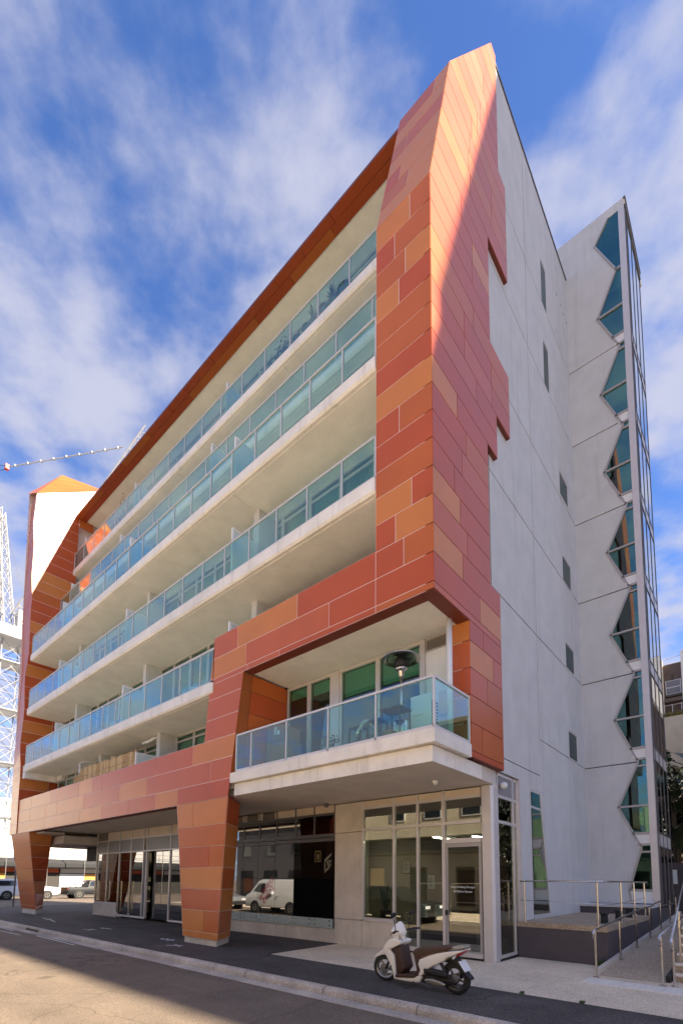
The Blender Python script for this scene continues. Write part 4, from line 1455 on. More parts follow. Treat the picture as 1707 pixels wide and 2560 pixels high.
handrail('steep steel handrail climbing the steps at the right edge',
         [(3.36, 2.62, .62), (3.36, 2.55, .68), (3.36, 2.55, .78), (3.36, 2.64, .86), (3.36, 3.5, 1.24), (3.36, 4.8, 1.80)],
         [(3.37, 2.66, 0, .86), (3.37, 3.62, .30, 1.27)])

# weeds in the joints
mat('weed', (.06, .12, .03), rough=.7)
wrng = random.Random(3)


def weed(x, y, z, r, n, label):
    mb = MB()
    for i in range(n):
        a, b = wrng.uniform(0, 6.28), wrng.uniform(.2, 1)
        p = Vector((x + math.cos(a) * r * .3, y + math.sin(a) * r * .3, z))
        q = p + Vector((math.cos(a) * r * b, math.sin(a) * r * b, r * wrng.uniform(.4, 1.1)))
        w = Vector((-math.sin(a), math.cos(a), 0)) * r * .16
        m = p.lerp(q, .55) + Vector((0, 0, r * .15))
        mb.add([p, m - w, q, m + w], [(0, 1, 2, 3)])
    tag(mb.build('weed', 'weed'), label, 'weed')


weed(1.86, 4.1, .0, .13, 60, 'green tuft of weeds at the foot of the terrace corner')
weed(1.6, .21, .0, .05, 30, 'thin weeds in the paving joint nearest the scooter')
weed(2.5, .20, .0, .05, 34, 'thin weeds in the paving joint at the right edge of the path')

# ================================================================= MOTOR SCOOTER
mat('scooter_white', (.84, .80, .72), rough=.22, spec=.6, coat=.6)
mat('scooter_brown', (.062, .030, .020), rough=.6)
mat('seat_vinyl', (.080, .040, .026), rough=.5, bump=.1, bscale=200)
mat('seat_tan', (.16, .075, .03), rough=.5)
mat('engine_dark', (.03, .03, .03), rough=.45, metal=.5)
mat('alloy', (.42, .40, .36), rough=.3, metal=.9)
mat('tail_red', (.45, .015, .02), rough=.15, coat=.5)
mat('amber', (.7, .28, .03), rough=.15, coat=.5)
mat('lens', (.75, .77, .78), rough=.08, coat=.6)
sc = thing('motor_scooter', 'white motor scooter with brown seat parked on its side stand by the kerb', 'scooter', (.15, -.50, 0), rotz=math.radians(-4.0))
sc.rotation_euler = (math.radians(3.0), 0, math.radians(-4.0))


def zfix(s_, z):
    return z + .055 * (0.7 - s_) / 1.46


def plate(name, prof, w, material, wtop=None, bev=.02, y0=0.0, smooth=True, seg=3):
    """closed body from a side outline, full width w, rounded edges"""
    n = len(prof)
    pr = [(s_, zfix(s_, z)) for s_, z in prof]
    vs = [(s_, y0 - w / 2, z) for s_, z in pr] + [(s_, y0 + w / 2, z) for s_, z in pr]
    a = sum(pr[i][0] * pr[(i + 1) % n][1] - pr[(i + 1) % n][0] * pr[i][1] for i in range(n))
    idx = list(range(n))
    f1, f2 = tuple(idx), tuple(n + i for i in reversed(idx))
    if a < 0:
        f1, f2 = tuple(reversed(idx)), tuple(n + i for i in idx)
    fs = [f1, f2] + [((i + 1) % n, i, n + i, n + (i + 1) % n) if a > 0 else (i, (i + 1) % n, n + (i + 1) % n, n + i) for i in range(n)]
    o = obj(name, vs, fs, material, sc)
    if bev:
        m = o.modifiers.new('bevel', 'BEVEL')
        m.width, m.segments, m.limit_method = bev, seg, 'ANGLE'
        m.angle_limit = math.radians(30)
    o.data.polygons.foreach_set('use_smooth', [smooth] * len(o.data.polygons))
    return o


def wheel(cx, cz, r, w, yaw_, name):
    hub = obj(name, [], [], None, sc)
    mb = MB()
    ax = (math.sin(yaw_), math.cos(yaw_), 0)
    prof = []
    for i in range(13):
        t = math.pi * i / 12
        prof.append((r - w * .55 + math.sin(t) * w * .55, -math.cos(t) * w * .5))
    prof = [(r - w * .75, -w * .42)] + prof + [(r - w * .75, w * .42)]
    c = (cx, 0, cz)
    # ring, no end caps
    n = 40
    a_ = Vector(ax); e1 = a_.cross(Vector((0, 0, 1))).normalized(); e2 = a_.cross(e1)

    def rings(pf):
        vs, fs = [], []
        for rr, h in pf:
            for i in range(n):
                t = 2 * math.pi * i / n
                vs.append(Vector(c) + a_ * h + (e1 * math.cos(t) + e2 * math.sin(t)) * rr)
        for k in range(len(pf) - 1):
            for i in range(n):
                fs.append((k * n + i, k * n + (i + 1) % n, (k + 1) * n + (i + 1) % n, (k + 1) * n + i))
        return vs, fs
    bpy.data.objects.remove(hub)
    vs, fs = rings(prof)
    ty = obj(name, vs, fs, 'black_rubber', sc, True)
    vs, fs = rings([(r - w * .76, -w * .40), (r - w * .70, -w * .36), (r - w * .98, -w * .16), (r - w * .98, w * .16), (r - w * .70, w * .36), (r - w * .76, w * .40), (r - w * 1.1, w * .2), (r - w * 1.1, -w * .2), (r - w * .76, -w * .40)])
    obj('rim', vs, fs, 'alloy', ty, True)
    mb = MB().lathe(Vector(c) - a_ * .05, [(.03, 0), (.045, .01), (.045, .09), (.03, .10)], 16, ax)
    for i in range(5):
        t = 2 * math.pi * i / 5 + .3
        d = e1 * math.cos(t) + e2 * math.sin(t)
        s_ = d.cross(a_)
        p0, p1 = Vector(c) + d * .035, Vector(c) + d * (r - w * .98)
        mb.prism([p0 - s_ * .022 - a_ * .012, p1 - s_ * .014 - a_ * .012, p1 + s_ * .014 - a_ * .012, p0 + s_ * .022 - a_ * .012], a_ * .024)
    mb.build('spokes', 'alloy', ty)
    MB().lathe(Vector(c) - a_ * .075, [(.085, 0), (.085, .006), (.03, .007)], 20, ax).build('brake_disc', 'steel', ty)


wheel(-.77, .243, .243, .088, math.radians(-14), 'front_wheel')
wheel(.68, .262, .262, .100, 0, 'rear_wheel')
# front fork and fender
MB().tube((-.72, -.07, .24), (-.52, -.07, .60), .02).tube((-.72, .07, .24), (-.52, .07, .60), .02).build('fork', 'engine_dark', sc)
plate('front_fender', [(-.66, .56), (-.78, .515), (-.90, .435), (-1.0, .335), (-.985, .31), (-.90, .37), (-.80, .415), (-.70, .43), (-.57, .42), (-.56, .50)], .16, 'scooter_white', bev=.035)
# front apron, in two halves of different width for a rounded look
plate('front_apron', [(-.49, .76), (-.58, .72), (-.66, .62), (-.705, .54), (-.69, .49), (-.63, .44), (-.56, .33), (-.51, .25), (-.47, .06), (-.43, .06), (-.44, .30), (-.47, .48), (-.56, .56), (-.42, .62), (-.31, .68), (-.29, .74), (-.40, .76)], .33, 'scooter_white', bev=.075, seg=5)
plate('apron_crest', [(-.56, .74), (-.66, .65), (-.74, .54), (-.70, .50), (-.60, .60), (-.50, .70)], .20, 'scooter_white', bev=.03)
plate('leg_shield', [(-.56, .56), (-.46, .48), (-.44, .12), (-.38, .11), (-.24, .28), (-.29, .46), (-.32, .66), (-.40, .62)], .27, 'scooter_brown', bev=.05)
plate('floor_board', [(-.44, .10), (-.06, .155), (0.0, .19), (-.02, .22), (-.42, .155)], .34, 'scooter_brown', bev=.01)
plate('under_cowl', [(-.46, .055), (-.23, .06), (.06, .09), (.12, .20), (.02, .20), (-.06, .15), (-.42, .10)], .30, 'scooter_white', bev=.03)
plate('under_seat', [(-.04, .18), (.10, .2), (.12, .45), (.02, .52), (-.06, .52), (-.03, .40), (-.01, .30)], .26, 'scooter_brown', bev=.03)
plate('tail_cowl', [(.04, .20), (.12, .22), (.22, .33), (.34, .42), (.56, .53), (.62, .59), (.88, .715), (.89, .745), (.60, .68), (.44, .635), (.28, .575), (.08, .48), (.05, .40), (.09, .31)], .31, 'scooter_white', bev=.07, seg=5)
seat_ = plate('seat', [(-.07, .58), (-.02, .64), (.08, .68), (.20, .695), (.35, .72), (.52, .76), (.66, .775), (.72, .755), (.62, .70), (.45, .635), (.28, .58), (.07, .485), (-.02, .50), (-.06, .54)], .27, 'seat_vinyl', bev=.06, seg=5)
plate('seat_trim', [(.10, .52), (.28, .595), (.45, .65), (.62, .70), (.60, .675), (.44, .625), (.28, .57), (.10, .495)], .285, 'seat_tan', bev=.006)
plate('grab_rail', [(.60, .72), (.70, .78), (.88, .815), (.93, .80), (.90, .765), (.76, .72), (.62, .68)], .20, 'alloy', bev=.02)
plate('tail_light', [(.84, .72), (.89, .735), (.86, .68), (.76, .61), (.74, .64)], .20, 'tail_red', bev=.02)
for y in (-.11, .11):
    plate('turn_signal', [(.72, .62), (.78, .66), (.74, .585), (.69, .575)], .04, 'lens', bev=.01, y0=y)
plate('rear_mudguard', [(.50, .50), (.62, .57), (.74, .60), (.80, .49), (.87, .41), (.985, .30), (.97, .275), (.92, .285), (.80, .37), (.70, .50), (.58, .49)], .13, 'engine_dark', bev=.02)
# number plate leans with the mudguard
c0, ex, ez = Vector((.855, 0, .475)), Vector((0, .10, 0)), Vector((-.055, 0, .075))
nn = ex.cross(ez).normalized() * -1
mbp = MB().prism([c0 - ex - ez, c0 + ex - ez, c0 + ex + ez, c0 - ex + ez], nn * .006)
npl = mbp.build('number_plate', 'white_paint', sc)
text('1Z PK7', .062, (0, 0, 0), (0, 0, 0), 'black_rubber', sc, 'plate_lettering')
tx = bpy.data.objects['plate_lettering']
zx_ = ez.normalized()
tx.matrix_local = Matrix(((ex.normalized().x, zx_.x, -nn.x, 0), (ex.normalized().y, zx_.y, -nn.y, 0), (ex.normalized().z, zx_.z, -nn.z, 0), (0, 0, 0, 1)))
k_ = 1 if (Vector((1, 0, 0)).dot(nn) > 0) else -1
tx.matrix_local = Matrix.Translation(c0 + nn * .009 - zx_ * .024) @ Matrix((( ex.normalized().x, zx_.x, nn.x, 0), (ex.normalized().y, zx_.y, nn.y, 0), (ex.normalized().z, zx_.z, nn.z, 0), (0, 0, 0, 1)))
# engine, air box, exhaust, shock, stand
plate('air_box', [(.16, .35), (.30, .37), (.58, .37), (.63, .31), (.60, .27), (.30, .26), (.18, .27)], .10, 'engine_dark', bev=.03, y0=-.13)
plate('engine', [(.02, .12), (.10, .22), (.30, .26), (.62, .26), (.74, .23), (.70, .16), (.50, .10), (.30, .08), (.12, .09)], .16, 'engine_dark', bev=.03, y0=-.03)
plate('crankcase_cover', [(.17, .155), (.22, .195), (.34, .215), (.50, .20), (.585, .165), (.56, .125), (.40, .10), (.24, .105)], .05, 'alloy', bev=.02, y0=-.15)
MB().path([(.30, .13, .16), (.55, .16, .22), (.75, .16, .30)], [.03, .06, .05], 14).build('exhaust', 'engine_dark', sc, True)
MB().tube((.46, -.11, .52), (.62, -.11, .26), .028, 12).build('shock_absorber', 'engine_dark', sc)
MB().path([(-.05, -.13, .13), (-.12, -.22, .03), (-.14, -.27, .0)], .013, 8).path([(-.10, -.27, .006), (-.18, -.27, .006)], .016, 8).build('side_stand', 'engine_dark', sc)
# handlebar cowl, lights, bars, mirrors


def blob(name, c, rad, tilt, material, squash=0.0, n=20, m=14, power=1.0):
    """rounded shell: ellipsoid leaning by tilt in the side plane, narrower towards the top"""
    vs, fs = [], []
    ct, st = math.cos(tilt), math.sin(tilt)
    for j in range(m + 1):
        ph = math.pi * j / m
        for i in range(n):
            th = 2 * math.pi * i / n
            sx_, sy_, sz_ = math.sin(ph) * math.cos(th), math.sin(ph) * math.sin(th), math.cos(ph)
            k = 1 - squash * max(0, sz_)
            x_, y_, z_ = rad[0] * sx_ * k, rad[1] * sy_ * k, rad[2] * sz_
            vs.append((c[0] + x_ * ct + z_ * st, c[1] + y_, zfix(c[0], c[2]) - x_ * st + z_ * ct))
    for j in range(m):
        for i in range(n):
            fs.append((j * n + i, (j + 1) * n + i, (j + 1) * n + (i + 1) % n, j * n + (i + 1) % n))
    return obj(name, vs, fs, material, sc, True)


blob('handlebar_cowl', (-.445, 0, .885), (.14, .145, .175), math.radians(16), 'scooter_white', .45)
blob('cowl_chin', (-.445, 0, .775), (.115, .12, .07), math.radians(-6), 'scooter_white', 0)
plate('steering_neck', [(-.50, .66), (-.38, .66), (-.36, .78), (-.47, .80)], .14, 'scooter_white', bev=.04)
blob('headlamp', (-.535, 0, .865), (.055, .085, .085), math.radians(20), 'lens', 0)
for y_ in (-.09, .09):
    blob('front_signal', (-.525, y_, .845), (.036, .042, .024), math.radians(20), 'amber', 0, 14, 8)
plate('dash', [(-.36, .94), (-.40, 1.0), (-.42, 1.0), (-.40, .93)], .14, 'engine_dark', bev=.01)
for sg in (-1, 1):
    MB().path([(-.38, sg * .10, .93), (-.34, sg * .22, .95), (-.28, sg * .33, .94)], .014, 8).build('handlebar', 'engine_dark', sc, True)
    MB().tube((-.32, sg * .25, .952), (-.27, sg * .38, .945), .02, 10).build('grip', 'black_rubber', sc)
    MB().path([(-.38, sg * .28, .93), (-.33, sg * .38, .90)], .008, 6).build('brake_lever', 'steel', sc)
    MB().path([(-.37, sg * .19, .95), (-.38, sg * .20, 1.10), (-.37, sg * .24, 1.17)], .008, 8).build('mirror_stem', 'engine_dark', sc)
    mb = MB()
    mo = []
    for i in range(18):
        t = 2 * math.pi * i / 18
        mo.append((-.36 + .02 * math.sin(t), sg * .27 + math.cos(t) * .065, 1.23 + math.sin(t) * .048))
    mb.prism(mo, (.03, 0, 0))
    bevel(mb.build('mirror', 'engine_dark', sc), .008)
MB().path([(-.36, -.10, .86), (-.33, -.14, .74), (-.36, -.10, .64)], .006, 6).path([(-.38, -.06, .86), (-.30, -.10, .78), (-.33, -.06, .68)], .006, 6).build('cables', 'black_rubber', sc)

# ================================================================= THINGS ON THE BALCONIES
mat('cardboard', (.30, .17, .09), rough=.85, noise=.1)
mat('tape', (.60, .55, .48), rough=.5)
bx = thing('cardboard_box', 'large taped cardboard box standing high in the corner of the corner balcony', 'box', (-5.35, 1.25, 4.67))
# stacked boxes reach the top of the rail
for i, (w, d, h, z) in enumerate(((.36, .33, .95, 0), )):
    MB().box(-w, w, -d, d, 0, h).build('carton_body', 'cardboard', bx)
    MB().box(-w + .02, w - .02, -d + .02, d - .02, h + .002, h + .004).build('carton_lid', 'cardboard', bx)
bx2 = thing('cardboard_box', 'upper cardboard box with white tape poking above the corner balcony rail', 'box', (-5.36, 1.22, 5.632))
o = MB().box(-.36, .36, -.3, .3, 0, .42).build('carton_body', 'cardboard', bx2)
MB().box(-.06, .06, -.303, -.301, .20, .42).build('tape', 'tape', bx2)
MB().box(.08, .17, -.303, -.301, .18, .30).build('printed_label', 'white_paint', bx2)
MB().box(-.06, .06, -.3, .3, .421, .424).build('tape', 'tape', bx2)

ht = thing('patio_heater', 'stainless mushroom patio heater with a wide round hood on the corner balcony', 'patio heater', (-1.12, .82, 4.67))
MB().lathe((0, 0, 0), [(.23, 0), (.23, .55), (.20, .60), (.06, .62)], 24).build('gas_housing', 'steel', ht, True)
MB().tube((0, 0, .6), (0, 0, 1.62), .032, 14).build('pole', 'steel', ht, True)
MB().lathe((0, 0, 1.60), [(.035, 0), (.06, .02), (.06, .13), (.10, .16), (.13, .18), (.13, .22)], 20).build('burner', 'steel', ht, True)
MB().lathe((0, 0, 1.82), [(.125, 0), (.14, .10), (.135, .20)], 20).build('mesh_emitter', 'engine_dark', ht, True)
MB().lathe((0, 0, 2.02), [(.0, .09), (.20, .075), (.40, .03), (.43, .0), (.42, -.01), (.20, .05), (.0, .06)], 32).build('hood', 'steel', ht, True)
ac = thing('air_conditioner', 'tall pale outdoor air conditioner unit in the corner of the corner balcony', 'air conditioner', (-.62, .95, 4.67))
bevel(MB().box(-.25, .25, -.16, .16, .06, 1.08).build('casing', 'white_paint', ac), .015)
MB().box(-.22, -.14, -.15, .15, 0, .06).box(.14, .22, -.15, .15, 0, .06).build('feet', 'aluminium_dark', ac)
MB().box(-.2, .1, -.164, -.161, .62, .66).build('badge_strip', 'aluminium', ac)
gr = MB()
for i in range(10):
    gr.box(.251, .256, -.13, .13, .25 + i * .07, .29 + i * .07)
gr.build('side_grille', 'engine_dark', ac)


mat('dark_timber', (.07, .055, .045), rough=.8, spec=.2)


def stool(x, y, h, w, label, material='dark_timber'):
    s_ = thing('stool', label, 'stool', (x, y, 4.67), 'stools on the corner balcony')
    bevel(MB().prism([(-w, -w, h - .03), (w, -w, h - .03), (w, w, h - .03), (-w, w, h - .03)], (0, 0, .03)).build('seat', material, s_), .01)
    for a in (-1, 1):
        for b in (-1, 1):
            MB().prism([(a * w * .9 - .02, b * w * .9 - .02, h - .03), (a * w * .9 + .02, b * w * .9 - .02, h - .03), (a * w * 1.2 + .02, b * w * 1.2, 0), (a * w * 1.2 - .02, b * w * 1.2, 0)], (0, .03, 0)).build('leg', material, s_)
    MB().box(-w * 1.02, w * 1.02, -w * 1.04, -w * 1.02, h * .42, h * .46).box(-w * 1.02, w * 1.02, w * 1.02, w * 1.04, h * .42, h * .46).build('foot_bar', material, s_)


stool(-2.25, .75, .68, .16, 'dark square stool beside the potted plant on the corner balcony')
stool(-1.62, .62, .68, .16, 'dark square stool next to the gas heater on the corner balcony')
tb = thing('balcony_table', 'small dark square table under the air conditioner on the corner balcony', 'table', (-1.0, .42, 4.67))
MB().box(-.26, .26, -.22, .22, .70, .73).build('table_top', 'dark_timber', tb)
for a in (-.24, .22):
    for b in (-.20, .18):
        MB().box(a, a + .02, b, b + .02, 0, .70).build('leg', 'dark_timber', tb)
MB().box(-.32, -.05, -.12, .12, .10, .30).build('crate_shelf', 'cardboard', tb)
du = thing('foil_duct', 'shiny silver foil duct curled over the dark stools', 'duct', (-1.95, .62, 4.67))
pts = [(-.28 + .07 * i, .02 * math.sin(i), .45 + .27 * math.sin(math.pi * i / 9)) for i in range(10)]
rr_ = [.065 + .006 * (i % 2) for i in range(10)]
MB().path(pts, rr_, 14).build('duct_hose', 'steel', du, True)

mat('terracotta', (.32, .13, .08), rough=.8)
mat('pot_blue', (.06, .12, .13), rough=.5)
mat('leaf_dark', (.045, .085, .03), rough=.6)
mat('leaf_grey', (.16, .19, .10), rough=.7)
mat('leaf_violet', (.10, .09, .13), rough=.7)
lrng = random.Random(21)


def pot_plant(x, y, z, pw, ph, sort, h, n, label, potm='pot_blue', leafm='leaf_dark', group='potted plants on the top balcony'):
    p = thing('potted_plant', label, 'plant', (x, y, z), group)
    MB().lathe((0, 0, 0), [(pw * .72, 0), (pw, ph), (pw * 1.06, ph), (pw * 1.06, ph * .9), (pw * .9, ph * .92), (.0, ph * .9)], 14).build('pot', potm, p)
    mb = MB()
    for i in range(n):
        a = lrng.uniform(0, 6.28)
        if sort == 'grass':
            d = Vector((math.cos(a), math.sin(a), 0))
            s_ = Vector((-d.y, d.x, 0)) * .008
            l, out_ = h * lrng.uniform(.6, 1.1), h * lrng.uniform(.1, .55)
            p0 = d * pw * .3 + Vector((0, 0, ph * .9))
            p1 = p0 + d * out_ * .4 + Vector((0, 0, l * .7))
            p2 = p0 + d * out_ + Vector((0, 0, l))
            mb.add([p0 - s_, p0 + s_, p1 + s_ * .8, p2, p1 - s_ * .8], [(0, 1, 2, 3, 4)])
        else:
            r = pw * 1.3 * math.sqrt(lrng.random())
            c = Vector((math.cos(a) * r, math.sin(a) * r, ph + h * lrng.random()))
            s1 = Vector((lrng.uniform(-1, 1), lrng.uniform(-1, 1), lrng.uniform(-.6, 1))).normalized()
            s2 = s1.cross(Vector((lrng.uniform(-1, 1), lrng.uniform(-1, 1), lrng.uniform(-1, 1)))).normalized()
            q = lrng.uniform(.02, .045)
            mb.add([c - s1 * q, c + s2 * q * .5, c + s1 * q, c - s2 * q * .5], [(0, 1, 2, 3)])
    if sort != 'grass':
        for i in range(6):
            a = lrng.uniform(0, 6.28)
            mb.tube((0, 0, ph * .8), (math.cos(a) * pw * .8, math.sin(a) * pw * .8, ph + h * lrng.uniform(.5, .95)), .006, 5)
    mb.build('foliage', leafm, p)


TY = 2.1
pot_plant(-7.25, TY, 19.27, .15, .24, 'bush', .35, 60, 'small leafy plant in a dark pot, first of the row on the top balcony')
pot_plant(-6.85, TY, 19.27, .17, .28, 'bush', .50, 70, 'leafy plant in a terracotta pot on the top balcony', 'terracotta')
pot_plant(-6.50, TY, 19.27, .18, .32, 'bush', .62, 90, 'tallest bushy plant in the row on the top balcony')
pot_plant(-5.95, TY, 19.27, .20, .34, 'bush', .18, 30, 'low plant in a wide dark trough on the top balcony')
pot_plant(-5.50, TY, 19.27, .22, .36, 'grass', .22, 30, 'short grass in a wide dark pot on the top balcony')
pot_plant(-5.15, TY, 19.27, .20, .36, 'grass', .48, 46, 'spiky grass in a dark pot on the top balcony left of the post')
pot_plant(-4.75, TY, 19.27, .22, .42, 'grass', .25, 26, 'dark trough with sparse grass on the top balcony')
pot_plant(-4.35, TY, 19.27, .20, .40, 'grass', .52, 56, 'tallest spiky grass on the top balcony near the column')
pot_plant(-3.90, TY, 19.27, .24, .42, 'grass', .10, 14, 'nearly bare dark trough at the column end of the top balcony')
pot_plant(-18.7, 2.25, 19.27, .22, .5, 'bush', 1.5, 230, 'airy shrub rising above the rail at the far end of the top balcony', 'terracotta', 'leaf_grey')
pot_plant(-2.95, .55, 4.67, .18, .26, 'bush', .30, 160, 'violet-leaved plant in a pale pot on the corner balcony', 'tape', 'leaf_violet', 'plants on the corner balcony')

# reed screen tied behind the parapet
mat('reed', (.46, .31, .15), rough=.85, noise=.2, nscale=9)
mat('reed_pale', (.62, .46, .25), rough=.85, noise=.2, nscale=9)
rs = thing('reed_screen', 'straw coloured reed screen standing behind the orange parapet', 'screen', (0, 0, 0))
brng = random.Random(8)
x = -17.55
k = 0
mbs = {}
while x < -12.05:
    tall = 6.12 + .26 * min(1, max(0, (x + 17.6) / 1.4)) + brng.uniform(-.05, .05)
    bundle = MB()
    wv = .16
    for q in range(9):
        xx = x + q * wv / 9
        bundle.tube((xx, .19 + .03 * math.sin(xx * 5) + brng.uniform(-.008, .008), 5.2), (xx + brng.uniform(-.01, .01), .19 + .03 * math.sin(xx * 5), tall + brng.uniform(-.05, .05)), .0095, 5)
    bundle.build('reed_bundle', 'reed' if brng.random() < .6 else 'reed_pale', rs)
    x += wv + .004
for z in (5.5, 5.85, 6.05):
    MB().path([(-17.5 + i * .2, .165 + .03 * math.sin((-17.5 + i * .2) * 5), z) for i in range(28)], .005, 5).build('tie_wire', 'engine_dark', rs)

# ================================================================= THINGS IN THE OFFICE
sp_ = thing('snake_plant', 'tall snake plant in a black pot inside the office window', 'plant', (-3.35, 3.35, .72))
part('window_ledge', MB().box(-3.78, -2.76, 3.1, 3.6, .05, .715), 'plinth_concrete')
MB().lathe((0, 0, 0), [(.13, 0), (.16, .28), (.15, .28), (.0, .26)], 16).build('pot', 'black_rubber', sp_)
for i in range(12):
    a = i * 2.4
    d = Vector((math.cos(a), math.sin(a), 0))
    s_ = Vector((-d.y, d.x, 0)) * .035
    l = .55 + .45 * lrng.random()
    p0 = d * .05 + Vector((0, 0, .24))
    p1 = p0 + d * .10 + Vector((0, 0, l * .6))
    p2 = p0 + d * .20 + Vector((0, 0, l))
    MB().add([p0 - s_ * .6, p0 + s_ * .6, p1 + s_, p2, p1 - s_], [(0, 1, 2, 3, 4)]).build('leaf', 'leaf_dark', sp_)
mat('paper', (.72, .76, .74), rough=.7)


def notice(x, z, w, h, label, framed=False):
    n_ = thing('notice', label, 'notice', (x, GY + .012, z))
    MB().box(-w / 2, w / 2, 0, .003, 0, h).build('sheet', 'paper', n_)
    if framed:
        MB().box(-w / 2 - .02, w / 2 + .02, .004, .012, -.02, h + .02).build('frame', 'black_rubber', n_)
    mb = MB()
    for i in range(int(h / .04)):
        zz_ = h - .05 - i * .035
        if zz_ < .04:
            break
        mb.box(-w * .38, w * (.1 + .25 * ((i * 37) % 10) / 10), -.003, -.001, zz_, zz_ + .010)
    mb.build('print_lines', 'engine_dark', n_)


notice(-1.88, .90, .24, .34, 'white printed notice taped low on the glass left of the door frame')
notice(-1.42, .90, .24, .34, 'white printed notice taped to the glass beside the door lock')
notice(-2.38, 2.02, .24, .30, 'framed certificate on the glass of the second office window', True)
notice(-1.64, 1.62, .20, .34, 'narrow white notice hung above the two low notices')
ch = thing('office_chair', 'black office visitor chair behind the glass door', 'chair', (-.95, 4.6, .05), rotz=.5)
bevel(MB().box(-.23, .23, -.22, .22, .43, .48).build('seat', 'black_rubber', ch), .02)
bevel(MB().box(-.22, .22, .20, .24, .55, .95).build('backrest', 'black_rubber', ch), .02)
MB().path([(-.25, -.25, 0), (-.25, .22, 0), (-.25, .24, .55)], .012, 8).path([(.25, -.25, 0), (.25, .22, 0), (.25, .24, .55)], .012, 8).path([(-.25, -.22, 0), (-.25, -.22, .66), (-.25, .2, .66)], .012, 8).path([(.25, -.22, 0), (.25, -.22, .66), (.25, .2, .66)], .012, 8).build('frame', 'steel', ch)
de = thing('office_desk', 'dark reception desk inside the office', 'desk', (-2.3, 5.2, .05))
MB().box(-.9, .9, -.35, .35, .70, .74).build('desk_top', 'brown_board', de)
MB().box(-.88, .88, -.33, -.30, .05, .70).build('front_panel', 'brown_board', de)


# ================================================================= MORE LIFE ON THE LONG BALCONIES
def balcony_chair(x, y, z, rz, material, label):
    c = thing('balcony_chair', label, 'chair', (x, y, z), 'chairs on the long balconies', rz)
    bevel(MB().box(-.22, .22, -.22, .22, .40, .44).build('seat', material, c), .015)
    bevel(MB().prism([(-.21, .20, .46), (.21, .20, .46), (.19, .28, .86), (-.19, .28, .86)], (0, .025, 0)).build('backrest', material, c), .01)
    for a in (-1, 1):
        for b in (-1, 1):
            MB().tube((a * .18, b * .18, .40), (a * .22, b * .23, 0), .016, 6).build('leg', 'steel', c)


mat('plastic_white', (.74, .74, .72), rough=.5)
mat('timber', (.28, .15, .07), rough=.6)
balcony_chair(-9.4, .75, 7.5, .6, 'plastic_white', 'white chair on the lowest glass balcony beside the slanting leg')
balcony_chair(-15.4, .7, 7.5, -.5, 'timber', 'timber chair in the middle of the lowest glass balcony')
balcony_chair(-4.1, .8, 10.53, .4, 'plastic_white', 'white chair on the middle glass balcony near the column')
balcony_chair(-9.8, .7, 10.53, 2.4, 'timber', 'timber chair on the middle glass balcony')
balcony_chair(-17.2, .7, 10.53, -.8, 'plastic_white', 'white chair at the far end of the middle glass balcony')
balcony_chair(-10.9, .8, 13.44, 1.0, 'timber', 'timber chair on the upper projecting glass balcony')

bk = thing('bicycle', 'bicycle leaning behind the glass of the lowest glass balcony', 'bicycle', (-16.3, .45, 7.5), None, .05)
for wx in (-.52, .52):
    mbw = MB()
    pts = [(wx + .33 * math.cos(i * math.pi / 12), 0, .34 + .33 * math.sin(i * math.pi / 12)) for i in range(25)]
    mbw.path(pts, .018, 6)
    wo = mbw.build('wheel', 'black_rubber', bk)
    sp2 = MB()
    for i in range(12):
        a = i * math.pi / 6
        sp2.tube((wx, 0, .34), (wx + .32 * math.cos(a), 0, .34 + .32 * math.sin(a)), .003, 4)
    sp2.build('spokes', 'steel', wo)
MB().path([(-.52, 0, .34), (-.12, 0, .30), (.36, 0, .80), (-.18, 0, .82), (-.12, 0, .30)], .018, 6).path([(-.52, 0, .34), (-.18, 0, .80)], .012, 6).path([(.52, 0, .34), (.34, 0, .95)], .016, 6).build('frame', 'crane_blue' if 'crane_blue' in MATS else 'pot_blue', bk)
bevel(MB().box(-.32, -.08, -.06, .06, .92, .96).build('saddle', 'black_rubber', bk), .02)
MB().path([(.30, -.26, 1.0), (.34, 0, .97), (.30, .26, 1.0)], .014, 6).build('handlebar', 'engine_dark', bk)

# ================================================================= STREET AND CITY AROUND
mat('car_white', (.72, .73, .74), rough=.25, coat=.6)
mat('car_black', (.008, .009, .011), rough=.45, spec=.3)
mat('car_silver', (.36, .37, .39), rough=.3, metal=.5, coat=.5)
mat('car_glass', (.02, .024, .028), rough=.05, spec=.8)
mat('headlight', (.8, .82, .84), rough=.08, coat=.5)


